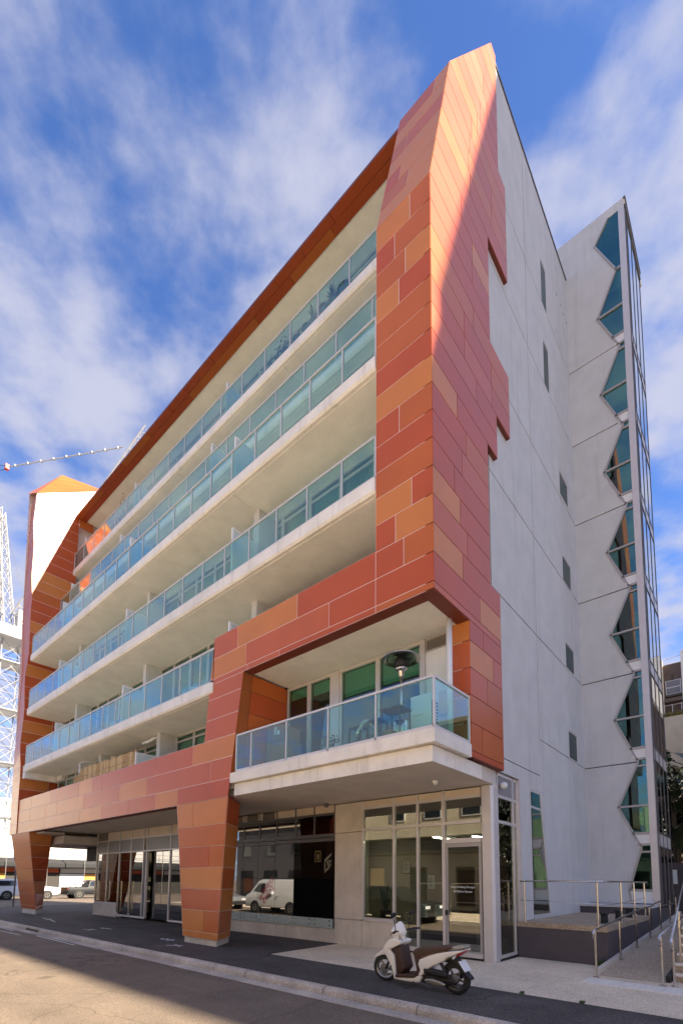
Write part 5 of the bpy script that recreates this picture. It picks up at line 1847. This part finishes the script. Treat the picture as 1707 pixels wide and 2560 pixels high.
def vehicle(name, label, loc, rotz, L, H, W, body_prof, glass_prof, body, wheels, wr=.36, group=None, cat='car', lights=True):
    """side outlines in metres along the length (0 = rear) and up from the ground"""
    v = thing(name, label, cat, loc, group, rotz)
    n = len(body_prof)
    lower = .86
    vs, fs = [], []
    for sgn in (-1, 1):
        for x, z in body_prof:
            t = max(0, (z - H * .55) / (H * .45))
            vs.append((x - L / 2, sgn * (W / 2 - t * W * .09), z))
    fs = [tuple(range(n)), tuple(n + i for i in range(n - 1, -1, -1))] + [((i + 1) % n, i, n + i, n + (i + 1) % n) for i in range(n)]
    b = obj('body', vs, fs, body, v)
    bevel(b, .05, 3, 25)
    b.data.polygons.foreach_set('use_smooth', [True] * len(b.data.polygons))
    for gp in glass_prof:
        for sgn in (-1, 1):
            pts = []
            for x, z in gp:
                t = max(0, (z - H * .55) / (H * .45))
                pts.append((x - L / 2, sgn * (W / 2 - t * W * .09 + .006), z))
            if sgn > 0:
                pts = pts[::-1]
            MB().prism(pts, (0, -sgn * .004, 0)).build('side_window', 'car_glass', v)
    for wx in wheels:
        for sgn in (-1, 1):
            c = (wx - L / 2, sgn * (W / 2 - .10), wr)
            arch = MB().lathe((wx - L / 2, sgn * (W / 2 - .19), wr), [(wr * 1.18, 0), (wr * 1.18, .205 - .01)], 24, (0, sgn, 0)).build('wheel_arch', 'black_rubber', v)
            ty = MB().lathe((c[0], sgn * (W / 2 - .22), wr), [(wr * .9, 0), (wr, .03), (wr, .21), (wr * .9, .235), (wr * .66, .225)], 24, (0, sgn, 0)).build('wheel', 'black_rubber', v, True)
            MB().lathe((c[0], sgn * (W / 2 - .01), wr), [(wr * .66, 0), (wr * .60, .02), (wr * .2, .012), (wr * .12, .03), (.0, .03)], 20, (0, sgn, 0)).build('rim', 'alloy', ty)
            mb = MB()
            for i in range(6):
                a = i * math.pi / 3
                mb.prism([(c[0] + math.cos(a + .22) * wr * .3, sgn * (W / 2 + .014), wr + math.sin(a + .22) * wr * .3),
                          (c[0] + math.cos(a + .12) * wr * .56, sgn * (W / 2 + .014), wr + math.sin(a + .12) * wr * .56),
                          (c[0] + math.cos(a + .6) * wr * .56, sgn * (W / 2 + .014), wr + math.sin(a + .6) * wr * .56)], (0, -sgn * .008, 0))
            mb.build('wheel_gap', 'black_rubber', ty)
    zt_ = body_prof
    for sgn in (-1, 1):
        MB().box(L / 2 - .16, L / 2 + .005, sgn * (W / 2 - .28) - .2, sgn * (W / 2 - .28) + .2, H * .42, H * .50).build('headlight', 'headlight', v)
        MB().box(-L / 2 - .005, -L / 2 + .10, sgn * (W / 2 - .14) - .1, sgn * (W / 2 - .14) + .1, H * .44, H * .56).build('tail_light', 'tail_red', v)
        MB().box(-.1, .06, sgn * (W / 2 + .03) - .06, sgn * (W / 2 + .03) + .06, H * .57, H * .65).build('wing_mirror', body, v)
        MB().box(-.55, -.38, sgn * (W / 2 + .004) - .006, sgn * (W / 2 + .004) + .006, H * .49, H * .515).build('door_handle', 'aluminium_dark', v)
    MB().box(-L / 2 - .03, -L / 2 + .08, -W / 2 + .05, W / 2 - .05, .38, .55).build('bumper', 'black_rubber', v)
    MB().box(L / 2 - .08, L / 2 + .03, -W / 2 + .05, W / 2 - .05, .36, .56).build('bumper', 'black_rubber', v)
    return v


UTE = [(.0, .50), (.0, 1.08), (1.75, 1.10), (1.85, 1.12), (2.02, 1.74), (2.2, 1.80), (3.2, 1.80), (3.45, 1.72), (4.1, 1.18), (5.1, 1.08), (5.28, .95), (5.3, .45), (4.9, .38), (.3, .38)]
UTEG = [[(2.0, 1.20), (2.12, 1.68), (2.65, 1.70), (2.65, 1.20)], [(2.74, 1.20), (2.74, 1.70), (3.3, 1.67), (3.85, 1.22)]]
CAN = [(.0, .50), (.0, 1.12), (.1, 1.82), (.4, 1.86), (3.2, 1.84), (3.45, 1.74), (4.1, 1.18), (5.1, 1.08), (5.28, .95), (5.3, .45), (4.9, .38), (.3, .38)]
CANG = [[(.35, 1.25), (.42, 1.68), (1.75, 1.70), (1.75, 1.25)], [(2.0, 1.20), (2.02, 1.70), (2.65, 1.71), (2.65, 1.20)], [(2.74, 1.20), (2.74, 1.71), (3.3, 1.68), (3.85, 1.22)]]
vehicle('pickup_truck', 'white pickup truck with a hard canopy parked behind the far leg', (-46.2, 7.0, -.135), math.pi / 2, 5.3, 1.86, 1.85, CAN, CANG, 'car_white', (1.05, 4.25), .38, 'vehicles parked on the cross street', 'pickup truck')
bu = vehicle('pickup_truck', 'black pickup truck with a curved sports bar parked across the cross street', (-46.2, 13.0, -.135), math.pi / 2, 5.3, 1.80, 1.85, UTE, UTEG, 'car_black', (1.05, 4.25), .40, 'vehicles parked on the cross street', 'pickup truck')
MB().path([(-1.9, -.7, 1.10), (-1.0, -.72, 1.62), (-.85, -.6, 1.66), (-.85, .6, 1.66), (-1.0, .72, 1.62), (-1.9, .7, 1.10)], .04, 8).build('sports_bar', 'steel', bu, True)
vehicle('pickup_truck', 'white pickup truck peeping out beside the corner shop plinth', (-45.2, 19.4, -.135), math.pi / 2, 5.3, 1.86, 1.85, CAN, CANG, 'car_white', (1.05, 4.25), .38, 'vehicles parked on the cross street', 'pickup truck')
# vehicles across the street, seen mirrored in the glass
SUV = [(.0, .5), (.02, 1.0), (.35, 1.62), (.8, 1.70), (2.6, 1.68), (3.35, 1.08), (4.4, .98), (4.6, .8), (4.6, .36), (.15, .36)]
SUVG = [[(.55, 1.08), (.75, 1.52), (1.5, 1.58), (1.5, 1.08)], [(1.58, 1.08), (1.58, 1.58), (2.5, 1.56), (3.1, 1.10)]]
HAT = [(.0, .5), (.05, .92), (.5, 1.36), (.9, 1.46), (2.2, 1.46), (3.1, .98), (4.1, .86), (4.25, .7), (4.25, .32), (.1, .32)]
HATG = [[(.65, .98), (.85, 1.32), (1.5, 1.36), (1.5, .98)], [(1.58, .98), (1.58, 1.36), (2.15, 1.36), (2.85, 1.0)]]
VAN = [(.0, .5), (.02, 1.2), (.12, 1.92), (.4, 1.98), (3.4, 1.98), (3.75, 1.88), (4.35, 1.2), (4.75, 1.0), (4.8, .7), (4.8, .36), (.1, .36)]
VANG = [[(3.05, 1.25), (3.05, 1.75), (3.6, 1.75), (4.1, 1.25)]]
vehicle('parked_car', 'black four wheel drive across the street, mirrored in the entrance glass', (-9.0, -6.1, -.135), 0, 4.6, 1.70, 1.8, SUV, SUVG, 'car_black', (.85, 3.75), .36, 'vehicles across the street')
vn = vehicle('delivery_van', 'white delivery van with red diagonal lettering, mirrored in the dark shop glass', (-16.9, -6.2, -.135), math.pi, 4.8, 1.98, 1.75, VAN, VANG, 'car_white', (.85, 3.9), .34, 'vehicles across the street', 'van')
mat('van_red', (.35, .01, .02), rough=.4)
for body_, dx, dz in (('EMMA &', -.35, 1.35), ("TOM'S", -.15, 1.02)):
    t_ = text(body_, .46, (-dx, -.902, dz), (math.pi / 2, 0, 0), 'van_red', vn, 'van_lettering')
    # the lettered flank faces the building: turn about the van's own axis
    t_.rotation_euler = (math.pi / 2, math.radians(45), 0)
    t_.location = (-dx, -.885, dz)
vehicle('parked_car', 'silver hatchback across the street, mirrored in the dark shop glass', (-23.4, -6.2, -.135), 0, 4.25, 1.46, 1.72, HAT, HATG, 'car_silver', (.75, 3.4), .31, 'vehicles across the street')
sg = thing('parking_sign', 'white parking sign on a thin pole across the street, mirrored in the glass door', 'sign', (-4.65, -7.4, 0))
MB().tube((0, 0, 0), (0, 0, 2.62), .03, 10).build('pole', 'steel', sg)
MB().box(-.16, .16, .035, .04, 1.98, 2.62).build('sign_plate', 'white_paint', sg)
MB().lathe((0, .041, 2.46), [(.07, 0), (.07, .003)], 18, (0, 1, 0)).build('sign_roundel', 'black_rubber', sg)

hr = handrail('steel porch handrail across the street, mirrored in the glass door',
              [(-10.9, -8.6, 1.62), (-10.4, -8.6, 1.66), (-8.9, -8.6, .55)],
              [(-10.4, -8.6, 0, 1.6), (-9.0, -8.6, 0, .6)])
handrail('long two-bar steel railing across the street, mirrored in the glass door',
         [(-9.3, -8.9, 1.55), (-9.2, -8.9, 1.72), (-2.5, -8.9, 1.74)], [(-7.4, -8.9, 0, 1.72), (-5.2, -8.9, 0, 1.72), (-2.8, -8.9, 0, 1.72)], [(-7.4, -8.9, .78), (-2.5, -8.9, .8)])

# opposite side of the street
op = thing('opposite_building', 'cream rendered building across the street, mirrored in the entrance glass', 'building', (0, 0, 0))
OY = -12.7
MB().box(-16.5, -1.0, OY - 7, OY, 4.6, 7.6).build('upper_wall', 'render_cream', op)
MB().box(-16.5, -1.0, OY - 7, OY - .9, -.02, 4.6).build('shop_front', 'spandrel_grey', op)
MB().box(-16.5, -1.0, OY - .95, OY + 1.3, 3.5, 3.65).build('awning', 'dark_wall', op)
for x0, x1 in ((-13.65, -12.7), (-11.1, -10.05), (-8.55, -7.45), (-5.9, -4.8), (-3.4, -2.3)):
    MB().box(x0 - .08, x1 + .08, OY, OY + .05, 5.68, 6.62).build('window_surround', 'white_paint', op)
    MB().box(x0, x1, OY + .051, OY + .06, 5.76, 6.54).build('window_pane', 'car_glass', op)
for x0 in (-15.5, -12.2, -8.9, -5.5, -2.4):
    MB().box(x0 - .6, x0 + .6, OY - .9, OY - .86, .1, 2.7).build('shop_window', 'render_cream' if int(x0) % 2 else 'car_glass', op)
mat('shop_dark', (.07, .068, .075), rough=.6)
ob = thing('opposite_shop', 'dark grey shop building across the street, mirrored in the dark glass', 'building')
MB().box(-30, -16.6, OY - 8, OY - .05, -.02, 6.2).build('wall', 'shop_dark', ob)
MB().box(-30, -16.6, OY - .05, OY + .08, 6.0, 6.6).build('parapet', 'render_cream', ob)
for x0 in (-28.5, -25.5, -22.5, -19.3):
    MB().box(x0 - .8, x0 + .8, OY - .049, OY + .0, .3, 2.6).build('shop_window', 'car_glass', ob)
    MB().box(x0 - .5, x0 + .5, OY - .049, OY + .0, 3.8, 5.2).build('window_pane', 'car_glass', ob)
ot = thing('opposite_terrace', 'long pale terrace building across the street behind the camera', 'building')
MB().box(-.9, 60, OY - 8, OY - .1, -.02, 7.2).build('wall', 'render_cream', ot)
for i in range(9):
    MB().box(1.0 + i * 3.1, 2.2 + i * 3.1, OY - .099, OY - .06, 4.3, 6.0).build('window_pane', 'car_glass', ot)
    MB().box(.8 + i * 3.1, 2.4 + i * 3.1, OY - .099, OY - .05, .3, 2.7).build('shop_window', 'car_glass', ot)

# unseen block inferred beyond the lane, placed and stepped to throw the long shadow
NH, NY = 39.4, 9.146
nb = thing('shadow_neighbour', 'unseen tall block beyond the lane on the right, shaped to cast the long shadow', 'building')
MB().box(20.0, 40.0, NY, NY + 1.1, -.02, NH).build('wall', 'precast', nb)
MB().box(40.0, 78.0, NY, NY + 1.1, -.02, NH - 1.74).build('wall', 'precast', nb)  # stepped lower so the sun reaches more of the road
MB().box(20.0, 40.0, NY + 1.1, NY + 12, -.02, NH + 4).build('rear_sun_block', 'precast', nb)  # raised only to keep the sun off the upper side wall
MB().box(40.01, 78.0, NY + 1.1, NY + 9, -.02, NH - 1.9).build('lower_shade_wing', 'precast', nb)
for k in range(9):
    for i in range(14):
        MB().box(21.0 + i * 3.9, 23.6 + i * 3.9, NY - .03, NY - .002, 1.2 + k * 3.2, 3.0 + k * 3.2).build('window_pane', 'car_glass', nb)

# brick block seen only in the lane-side glass, brown block and garden wall behind the lane
def brick(name, c1, c2, mortar, scale):
    m = bpy.data.materials.new(name)
    m.use_nodes = True
    nt = m.node_tree
    b = nt.nodes['Principled BSDF']
    b.inputs['Roughness'].default_value = .85
    geo = nt.nodes.new('ShaderNodeNewGeometry')
    mp = nt.nodes.new('ShaderNodeMapping')
    mp.inputs['Rotation'].default_value = (math.pi / 2, 0, 0)
    nt.links.new(geo.outputs['Position'], mp.inputs['Vector'])
    bt = nt.nodes.new('ShaderNodeTexBrick')
    bt.inputs['Color1'].default_value = (*c1, 1)
    bt.inputs['Color2'].default_value = (*c2, 1)
    bt.inputs['Mortar'].default_value = (*mortar, 1)
    bt.inputs['Scale'].default_value = scale
    nt.links.new(mp.outputs[0], bt.inputs['Vector'])
    nt.links.new(bt.outputs[0], b.inputs['Base Color'])
    MATS[name] = m


brick('brown_brick', (.15, .075, .05), (.11, .055, .04), (.20, .17, .14), 2.2)
mat('brown_render', (.16, .115, .095), rough=.8, noise=.12, nscale=1.5)
bb = thing('brown_apartments', 'brown apartment block with a white framed top rising behind the lane', 'building', (0, 0, 0))
BY = 35.0
MB().box(-6, 0.95, BY, BY + 8, 14.0, 18.3).build('upper_wall', 'brown_render', bb)
MB().box(-6.2, -.22, BY - .3, BY - .02, 13.9, 18.6).build('wing_wall', 'render_cream', bb)
MB().box(.93, 6.0, BY - .4, BY + 8, 13.9, 19.0).build('white_wing', 'white_paint', bb)
MB().box(-.12, .84, BY - .06, BY - .02, 15.9, 17.0).build('window_frame', 'white_paint', bb)
MB().box(-.06, .78, BY - .08, BY - .06, 16.5, 16.95).box(-.06, .78, BY - .08, BY - .06, 15.98, 16.42).build('window_pane', 'spandrel_grey', bb)
MB().box(-.14, .86, BY - .22, BY - .02, 15.72, 15.88).build('window_sill', 'joint_dark', bb)
MB().box(-.2, .92, BY - .5, BY - .02, 15.25, 15.5).build('balcony_slab', 'brown_render', bb)
mb = MB()
mb.path([(-.3, BY - .6, 14.95), (.95, BY - .6, 14.95)], .02, 6)
mb.path([(-.2, BY - .1, 18.75), (.9, BY - .1, 18.75)], .02, 6)
for x in (-.2, .3, .85):
    mb.tube((x, BY - .6, 14.2), (x, BY - .6, 14.95), .018, 6)
mb.build('roof_rail', 'white_paint', bb)
MB().box(-8, 6, BY - .8, BY + 8, -.02, 14.0).build('podium_wall', 'render_cream', bb)
MB().tube((.35, BY - .05, 17.0), (.35, BY - .05, 17.5), .05, 8).build('wall_lamp', 'joint_dark', bb)
mat('leaf_yellow', (.30, .24, .06), rough=.7)
hg = MB()
for i in range(700):
    c = Vector((lrng.uniform(-.7, 1.4), BY - .55 + lrng.uniform(-.2, .2), 14.0 + abs(lrng.gauss(0, .22))))
    s1 = Vector((lrng.uniform(-1, 1), lrng.uniform(-1, 1), lrng.uniform(-.6, 1))).normalized()
    s2 = s1.cross(Vector((lrng.uniform(-1, 1), lrng.uniform(-1, 1), lrng.uniform(-1, 1)))).normalized()
    q = lrng.uniform(.05, .11)
    hg.add([c - s1 * q, c + s2 * q * .5, c + s1 * q, c - s2 * q * .5], [(0, 1, 2, 3)])
pla = thing('planter_shrub', 'yellow green planting spilling over the podium edge of the brown block', 'plant')
hg.build('foliage', 'leaf_yellow', pla)
MB().box(-.7, 1.4, BY - .75, BY - .35, 13.98, 14.05).build('planter', 'render_cream', pla)
bkb = thing('brick_building', 'dark brick building behind the garden, mirrored in the lane-side glass', 'building')
MB().box(4.5, 14, 24, 40, -.02, 13.5).build('wall', 'brown_brick', bkb)
MB().box(4.4, 14.1, 23.9, 40, 13.5, 13.8).build('parapet', 'render_cream', bkb)
fn = thing('dark_gate', 'dark painted fence and gate closing the end of the lane', 'gate')
for i in range(24):
    MB().box(-1.0 + i * .25, -1.0 + i * .25 + .235, 17.2, 17.25, .2, 2.7).build('board', 'plinth_plum', fn)
MB().box(1.75, 1.9, 17.16, 17.195, 1.8, 2.4).build('gate_notice', 'paper', fn)

# bird-of-paradise clump
mat('leaf_big', (.022, .042, .018), rough=.42, spec=.35)
mat('leaf_deep', (.012, .022, .010), rough=.6, spec=.25)
mat('stem_brown', (.07, .05, .03), rough=.8)


def big_leaf(mb, base, direction, length, width, droop, segs=9, tear=0.0):
    d = Vector(direction).normalized()
    side = d.cross(Vector((0, 0, 1)))
    if side.length < .05:
        side = Vector((1, 0, 0))
    side.normalize()
    side = (side + Vector((0, 0, lrng.uniform(-.5, .5)))).normalized()
    pL, pR, pm = [], [], []
    p = Vector(base)
    for i in range(segs + 1):
        t = i / segs
        w = width * (math.sin(math.pi * min(1, .08 + t * .92)) ** .6) * (1 - .25 * t)
        if i == segs:
            w = .01
        fold = Vector((0, 0, .25 * w))
        pm.append(p.copy())
        pL.append(p - side * w + fold)
        pR.append(p + side * w + fold)
        p = p + d * (length / segs)
        d = (d + Vector((0, 0, -droop / segs))).normalized()
    for i in range(segs):
        for row in (pL, pR):
            k = tear if lrng.random() < .5 else 0
            a, b = row[i], row[i + 1]
            b2 = b.lerp(a, k)
            q = [pm[i], pm[i + 1], b2, a] if row is pL else [pm[i], a, b2, pm[i + 1]]
            mb.add(q, [(0, 1, 2, 3)])


def clump(x, y, label, stems, seed):
    global lrng
    lrng = random.Random(seed)
    t = thing('giant_strelitzia', label, 'tree', (x, y, 0), 'dark garden trees behind the lane')
    mbt, mbl, n = MB(), MB(), 0
    for (dx, dy, h) in stems:
        mbt.path([(dx * .4, dy * .4, 0), (dx * .7, dy * .7, h * .5), (dx, dy, h)], [.13, .10, .08], 8)
        for k in range(11):
            a = lrng.uniform(0, 6.28)
            up_ = lrng.uniform(.35, 1.4)
            d = Vector((math.cos(a), math.sin(a), up_))
            s0 = Vector((dx, dy, h - lrng.uniform(0, h * .35)))
            s1 = s0 + d.normalized() * lrng.uniform(.7, 1.3)
            mbt.tube(s0, s1, .025, 5)
            big_leaf(mbl, s1, d, lrng.uniform(1.0, 1.7), lrng.uniform(.2, .32), lrng.uniform(.6, 1.6), 9, .45)
    mbt.build('trunk', 'stem_brown', t)
    mbl.build('crown', 'leaf_big', t)


clump(1.75, 18.6, 'tallest dark broad-leaved tree at the right edge behind the stair tower', [(0, 0, 6.2), (.6, .5, 7.0), (-.5, .6, 5.0), (1.2, .2, 5.6), (.2, -.4, 4.0)], 31)
clump(1.5, 22.0, 'dark broad-leaved tree further back at the right edge', [(0, 0, 7.6), (-.9, .4, 6.6), (.7, .6, 8.0), (-1.6, -.2, 5.6)], 32)


def hedge(name, label, x0, x1, y0, y1, z0, z1, n, q0, q1, material, seed):
    r = random.Random(seed)
    t = thing(name, label, 'tree', ((x0 + x1) / 2, (y0 + y1) / 2, 0), 'dark garden trees behind the lane')
    mb = MB()
    cx0, cy0 = (x0 + x1) / 2, (y0 + y1) / 2
    bl = [(r.uniform(x0, x1), r.uniform(y0, y1), r.uniform(z0, z1), r.uniform(.5, 1.0)) for _ in range(46)]
    for i in range(n):
        b = r.choice(bl)
        v = Vector((r.gauss(0, 1), r.gauss(0, 1), r.gauss(0, 1))).normalized() * b[3] * (r.random() ** .35)
        c = Vector((b[0] - cx0, b[1] - cy0, b[2])) + v
        s1 = Vector((r.uniform(-1, 1), r.uniform(-1, 1), r.uniform(-.6, 1))).normalized()
        s2 = s1.cross(Vector((r.uniform(-1, 1), r.uniform(-1, 1), r.uniform(-1, 1)))).normalized()
        q = r.uniform(q0, q1)
        mb.add([c - s1 * q, c + s2 * q * .5, c + s1 * q, c - s2 * q * .5], [(0, 1, 2, 3)])
    mb.build('crown', material, t)
    mt = MB()
    for i in range(5):
        mt.path([(r.uniform(-1, 1), 0, 0), (r.uniform(-1, 1), 0, z1 * .5), (r.uniform(-1.5, 1.5), 0, z1 * .8)], [.10, .07, .03], 7)
    mt.build('trunk', 'stem_brown', t)


hedge('ivy_tree', 'dense dark foliage filling the gap below the broad leaves', -.6, 3.2, 19.8, 21.5, 1.2, 6.8, 22000, .07, .15, 'leaf_deep', 41)

hedge('ivy_tree', 'dark leafy tree out of frame, mirrored in the lane-side glass', 3.6, 8.0, 17.5, 23.5, 1.0, 7.0, 12000, .09, .18, 'leaf_deep', 42)

# --- far side of the cross street: hoarding, awnings, scaffolded pale buildings
mat('hoard_orange', (.62, .28, .06), rough=.7)
mat('hoard_magenta', (.22, .05, .14), rough=.7)
mat('hoard_pale', (.60, .60, .58), rough=.7)
mat('scaffold', (.34, .32, .30), rough=.5, metal=.6)
mat('pale_wall', (.70, .69, .66), rough=.8, noise=.08)
FX = -58.0
sf = thing('scaffolded_shops', 'pale shop row with black awnings and scaffolding across the cross street', 'building')
MB().box(FX - 10, FX, -30, 60, 2.95, 6.4).build('upper_wall', 'pale_wall', sf)
MB().box(FX - 10, FX - .5, -30, 60, -.02, 2.95).build('shop_wall', 'dark_wall', sf)
for y in range(-28, 58, 7):
    MB().prism([(FX + .02, y, 2.95), (FX + .02, y, 4.05), (FX + 1.7, y, 3.5), (FX + 1.7, y, 3.1), (FX + 1.6, y, 2.95)], (0, 6.9, 0)).build('awning', 'black_rubber', sf)
    MB().box(FX + .1, FX + .2, y, y + 6.8, 2.45, 2.94).build('sign_board', ('hoard_pale', 'panel_red', 'hoard_pale', 'hoard_orange')[(y // 7) % 4], sf)
mb = MB()
for y in range(-28, 58, 4):
    mb.tube((FX + 1.9, y, 0), (FX + 1.9, y, 6.3), .035, 6)
for z in (4.45, 4.95, 5.7):
    mb.tube((FX + 1.9, -28, z), (FX + 1.9, 58, z), .03, 6)
mb.build('scaffold', 'scaffold', sf)
hrng = random.Random(4)
y = -10.0
hn = 0
hd = thing('hoarding', 'colourful painted hoarding boards along the far shopfronts', 'hoarding')
while y < 30:
    w = hrng.uniform(1.1, 2.3)
    MB().box(FX + .3, FX + .36, y, y + w - .03, .0, 2.35).build('board', hrng.choice(('hoard_orange', 'hoard_orange', 'dark_wall', 'hoard_pale', 'hoard_pale', 'panel_rust')), hd)
    y += w
far_group = 'pale blocks behind the cross street'
for k, (x0, x1, y0, y1, h, lab) in enumerate(((-95, -72, -25, 2, 16, 'pale distant block behind the crane mast'), (-100, -75, 6, 30, 13, 'low pale distant block behind the far column'), (-98, -70, 34, 60, 18, 'tall pale distant block beyond the shop row'))):
    fb = thing('distant_block', lab, 'building', (0, 0, 0), far_group)
    MB().box(x0, x1, y0, y1, -.02, h).build('wall', 'pale_wall', fb)
    for r_ in range(int(h // 3.2)):
        for c_ in range(int((y1 - y0) // 3)):
            MB().box(x1 + .01, x1 + .06, y0 + .8 + c_ * 3, y0 + 2.4 + c_ * 3, 1.2 + r_ * 3.2, 2.9 + r_ * 3.2).build('window_pane', 'spandrel_grey', fb)
pp = thing('street_pole', 'thin dark street pole standing before the white pickup', 'pole', (-31.0, 2.0, 0))
MB().tube((0, 0, 0), (0, 0, 3.6), .05, 10).build('shaft', 'aluminium_dark', pp)
MB().box(-.03, .03, -.18, .18, 2.9, 3.5).build('sign_plate', 'aluminium', pp)

# --- tower crane behind the far column
mat('crane_white', (.30, .30, .31), rough=.5)
mat('crane_red', (.55, .05, .03), rough=.5)
cr = thing('tower_crane', 'white lattice tower crane rising behind the far orange column', 'crane', (0, 0, 0))


def lattice(name, p, q, w, n, r, ref=(0, 0, 1), w1=None):
    p, q = Vector(p), Vector(q)
    d = (q - p).normalized()
    a = d.cross(Vector(ref)).normalized()
    b = d.cross(a).normalized()
    w1 = w if w1 is None else w1

    def node(t, i):
        ww = lerp(w, w1, t) / 2
        sx_, sy_ = ((-1, -1), (1, -1), (1, 1), (-1, 1))[i]
        return p.lerp(q, t) + a * ww * sx_ + b * ww * sy_
    mb = MB()
    for i in range(4):
        mb.tube(node(0, i), node(1, i), r, 6)
    for k in range(n):
        t0, t1 = k / n, (k + 1) / n
        for i in range(4):
            j = (i + 1) % 4
            mb.tube(node(t0, i), node(t0, j), r * .55, 5)
            mb.tube(node(t0, i), node(t1, j), r * .55, 5)
            mb.tube(node(t0, j), node(t1, i), r * .5, 5)
    return mb.build(name, 'crane_white', cr)


mc = (-64.4, 8.9)
lattice('mast', (mc[0], mc[1], 0), (mc[0], mc[1], 30.8), 2.3, 14, .075, (1, 0, 0))
for z in (9, 15.5, 22, 28):
    MB().box(mc[0] - 1.6, mc[0] + 1.6, mc[1] - 1.6, mc[1] + 1.6, z, z + .12).build('access_platform', 'crane_white', cr)
MB().box(mc[0] - 2.2, mc[0] + 2.4, mc[1] - 2.2, mc[1] + 2.2, 30.8, 32.2).build('slewing_deck', 'crane_white', cr)
MB().box(-63.9, -62.3, 9.0, 11.0, 32.4, 34.6).build('operator_cab', 'pale_wall', cr)
MB().box(-64.9, -62.2, 9.8, 10.0, 32.2, 33.0).build('winch_drum', 'crane_red', cr)
lattice('back_mast', (mc[0] - .8, mc[1] - 2.0, 32), (-64.2, 6.3, 47.5), 2.0, 8, .075, (1, 0, 0), 1.0)
lattice('back_stay', (mc[0] + 1.2, mc[1] - .6, 32), (-63.9, 6.8, 46.8), 1.1, 8, .06, (1, 0, 0), .7)
lattice('jib', (-62.2, 9.0, 33.6), (-49.6, 17.9, 57.0), 1.4, 24, .06, (1, 0, 0), 1.1)
MB().path([(-63.0, 6.75, 52.3), (-58, 10.9, 53.4), (-52.0, 16.0, 54.9)], .07, 6).build('pendant_line', 'crane_white', cr)
mb = MB()
for i in range(9):
    t = .08 + i * .11
    c = Vector((-63.0, 6.75, 52.3)).lerp(Vector((-52.0, 16.0, 54.9)), t)
    mb.box(c.x - .07, c.x + .07, c.y - .16, c.y + .16, c.z - .12, c.z + .09)
mb.build('pendant_link', 'crane_white', cr)
MB().box(-63.2, -62.7, 6.6, 7.0, 52.0, 52.6).build('pulley_block', 'crane_red', cr)
MB().path([(-66.0, 4.2, 53.0), (-63.0, 6.85, 52.5)], .03, 5).path([(-66.0, 4.2, 51.4), (-63.0, 6.75, 52.0)], .03, 5).path([(-64.2, 6.3, 47.5), (-66.0, 4.4, 51.5)], .09, 5).build('hoist_rope', 'engine_dark', cr)
MB().path([(-64.0, 7.2, 46.0), (-62.2, 9.6, 36.0)], .02, 5).build('tag_line', 'engine_dark', cr)
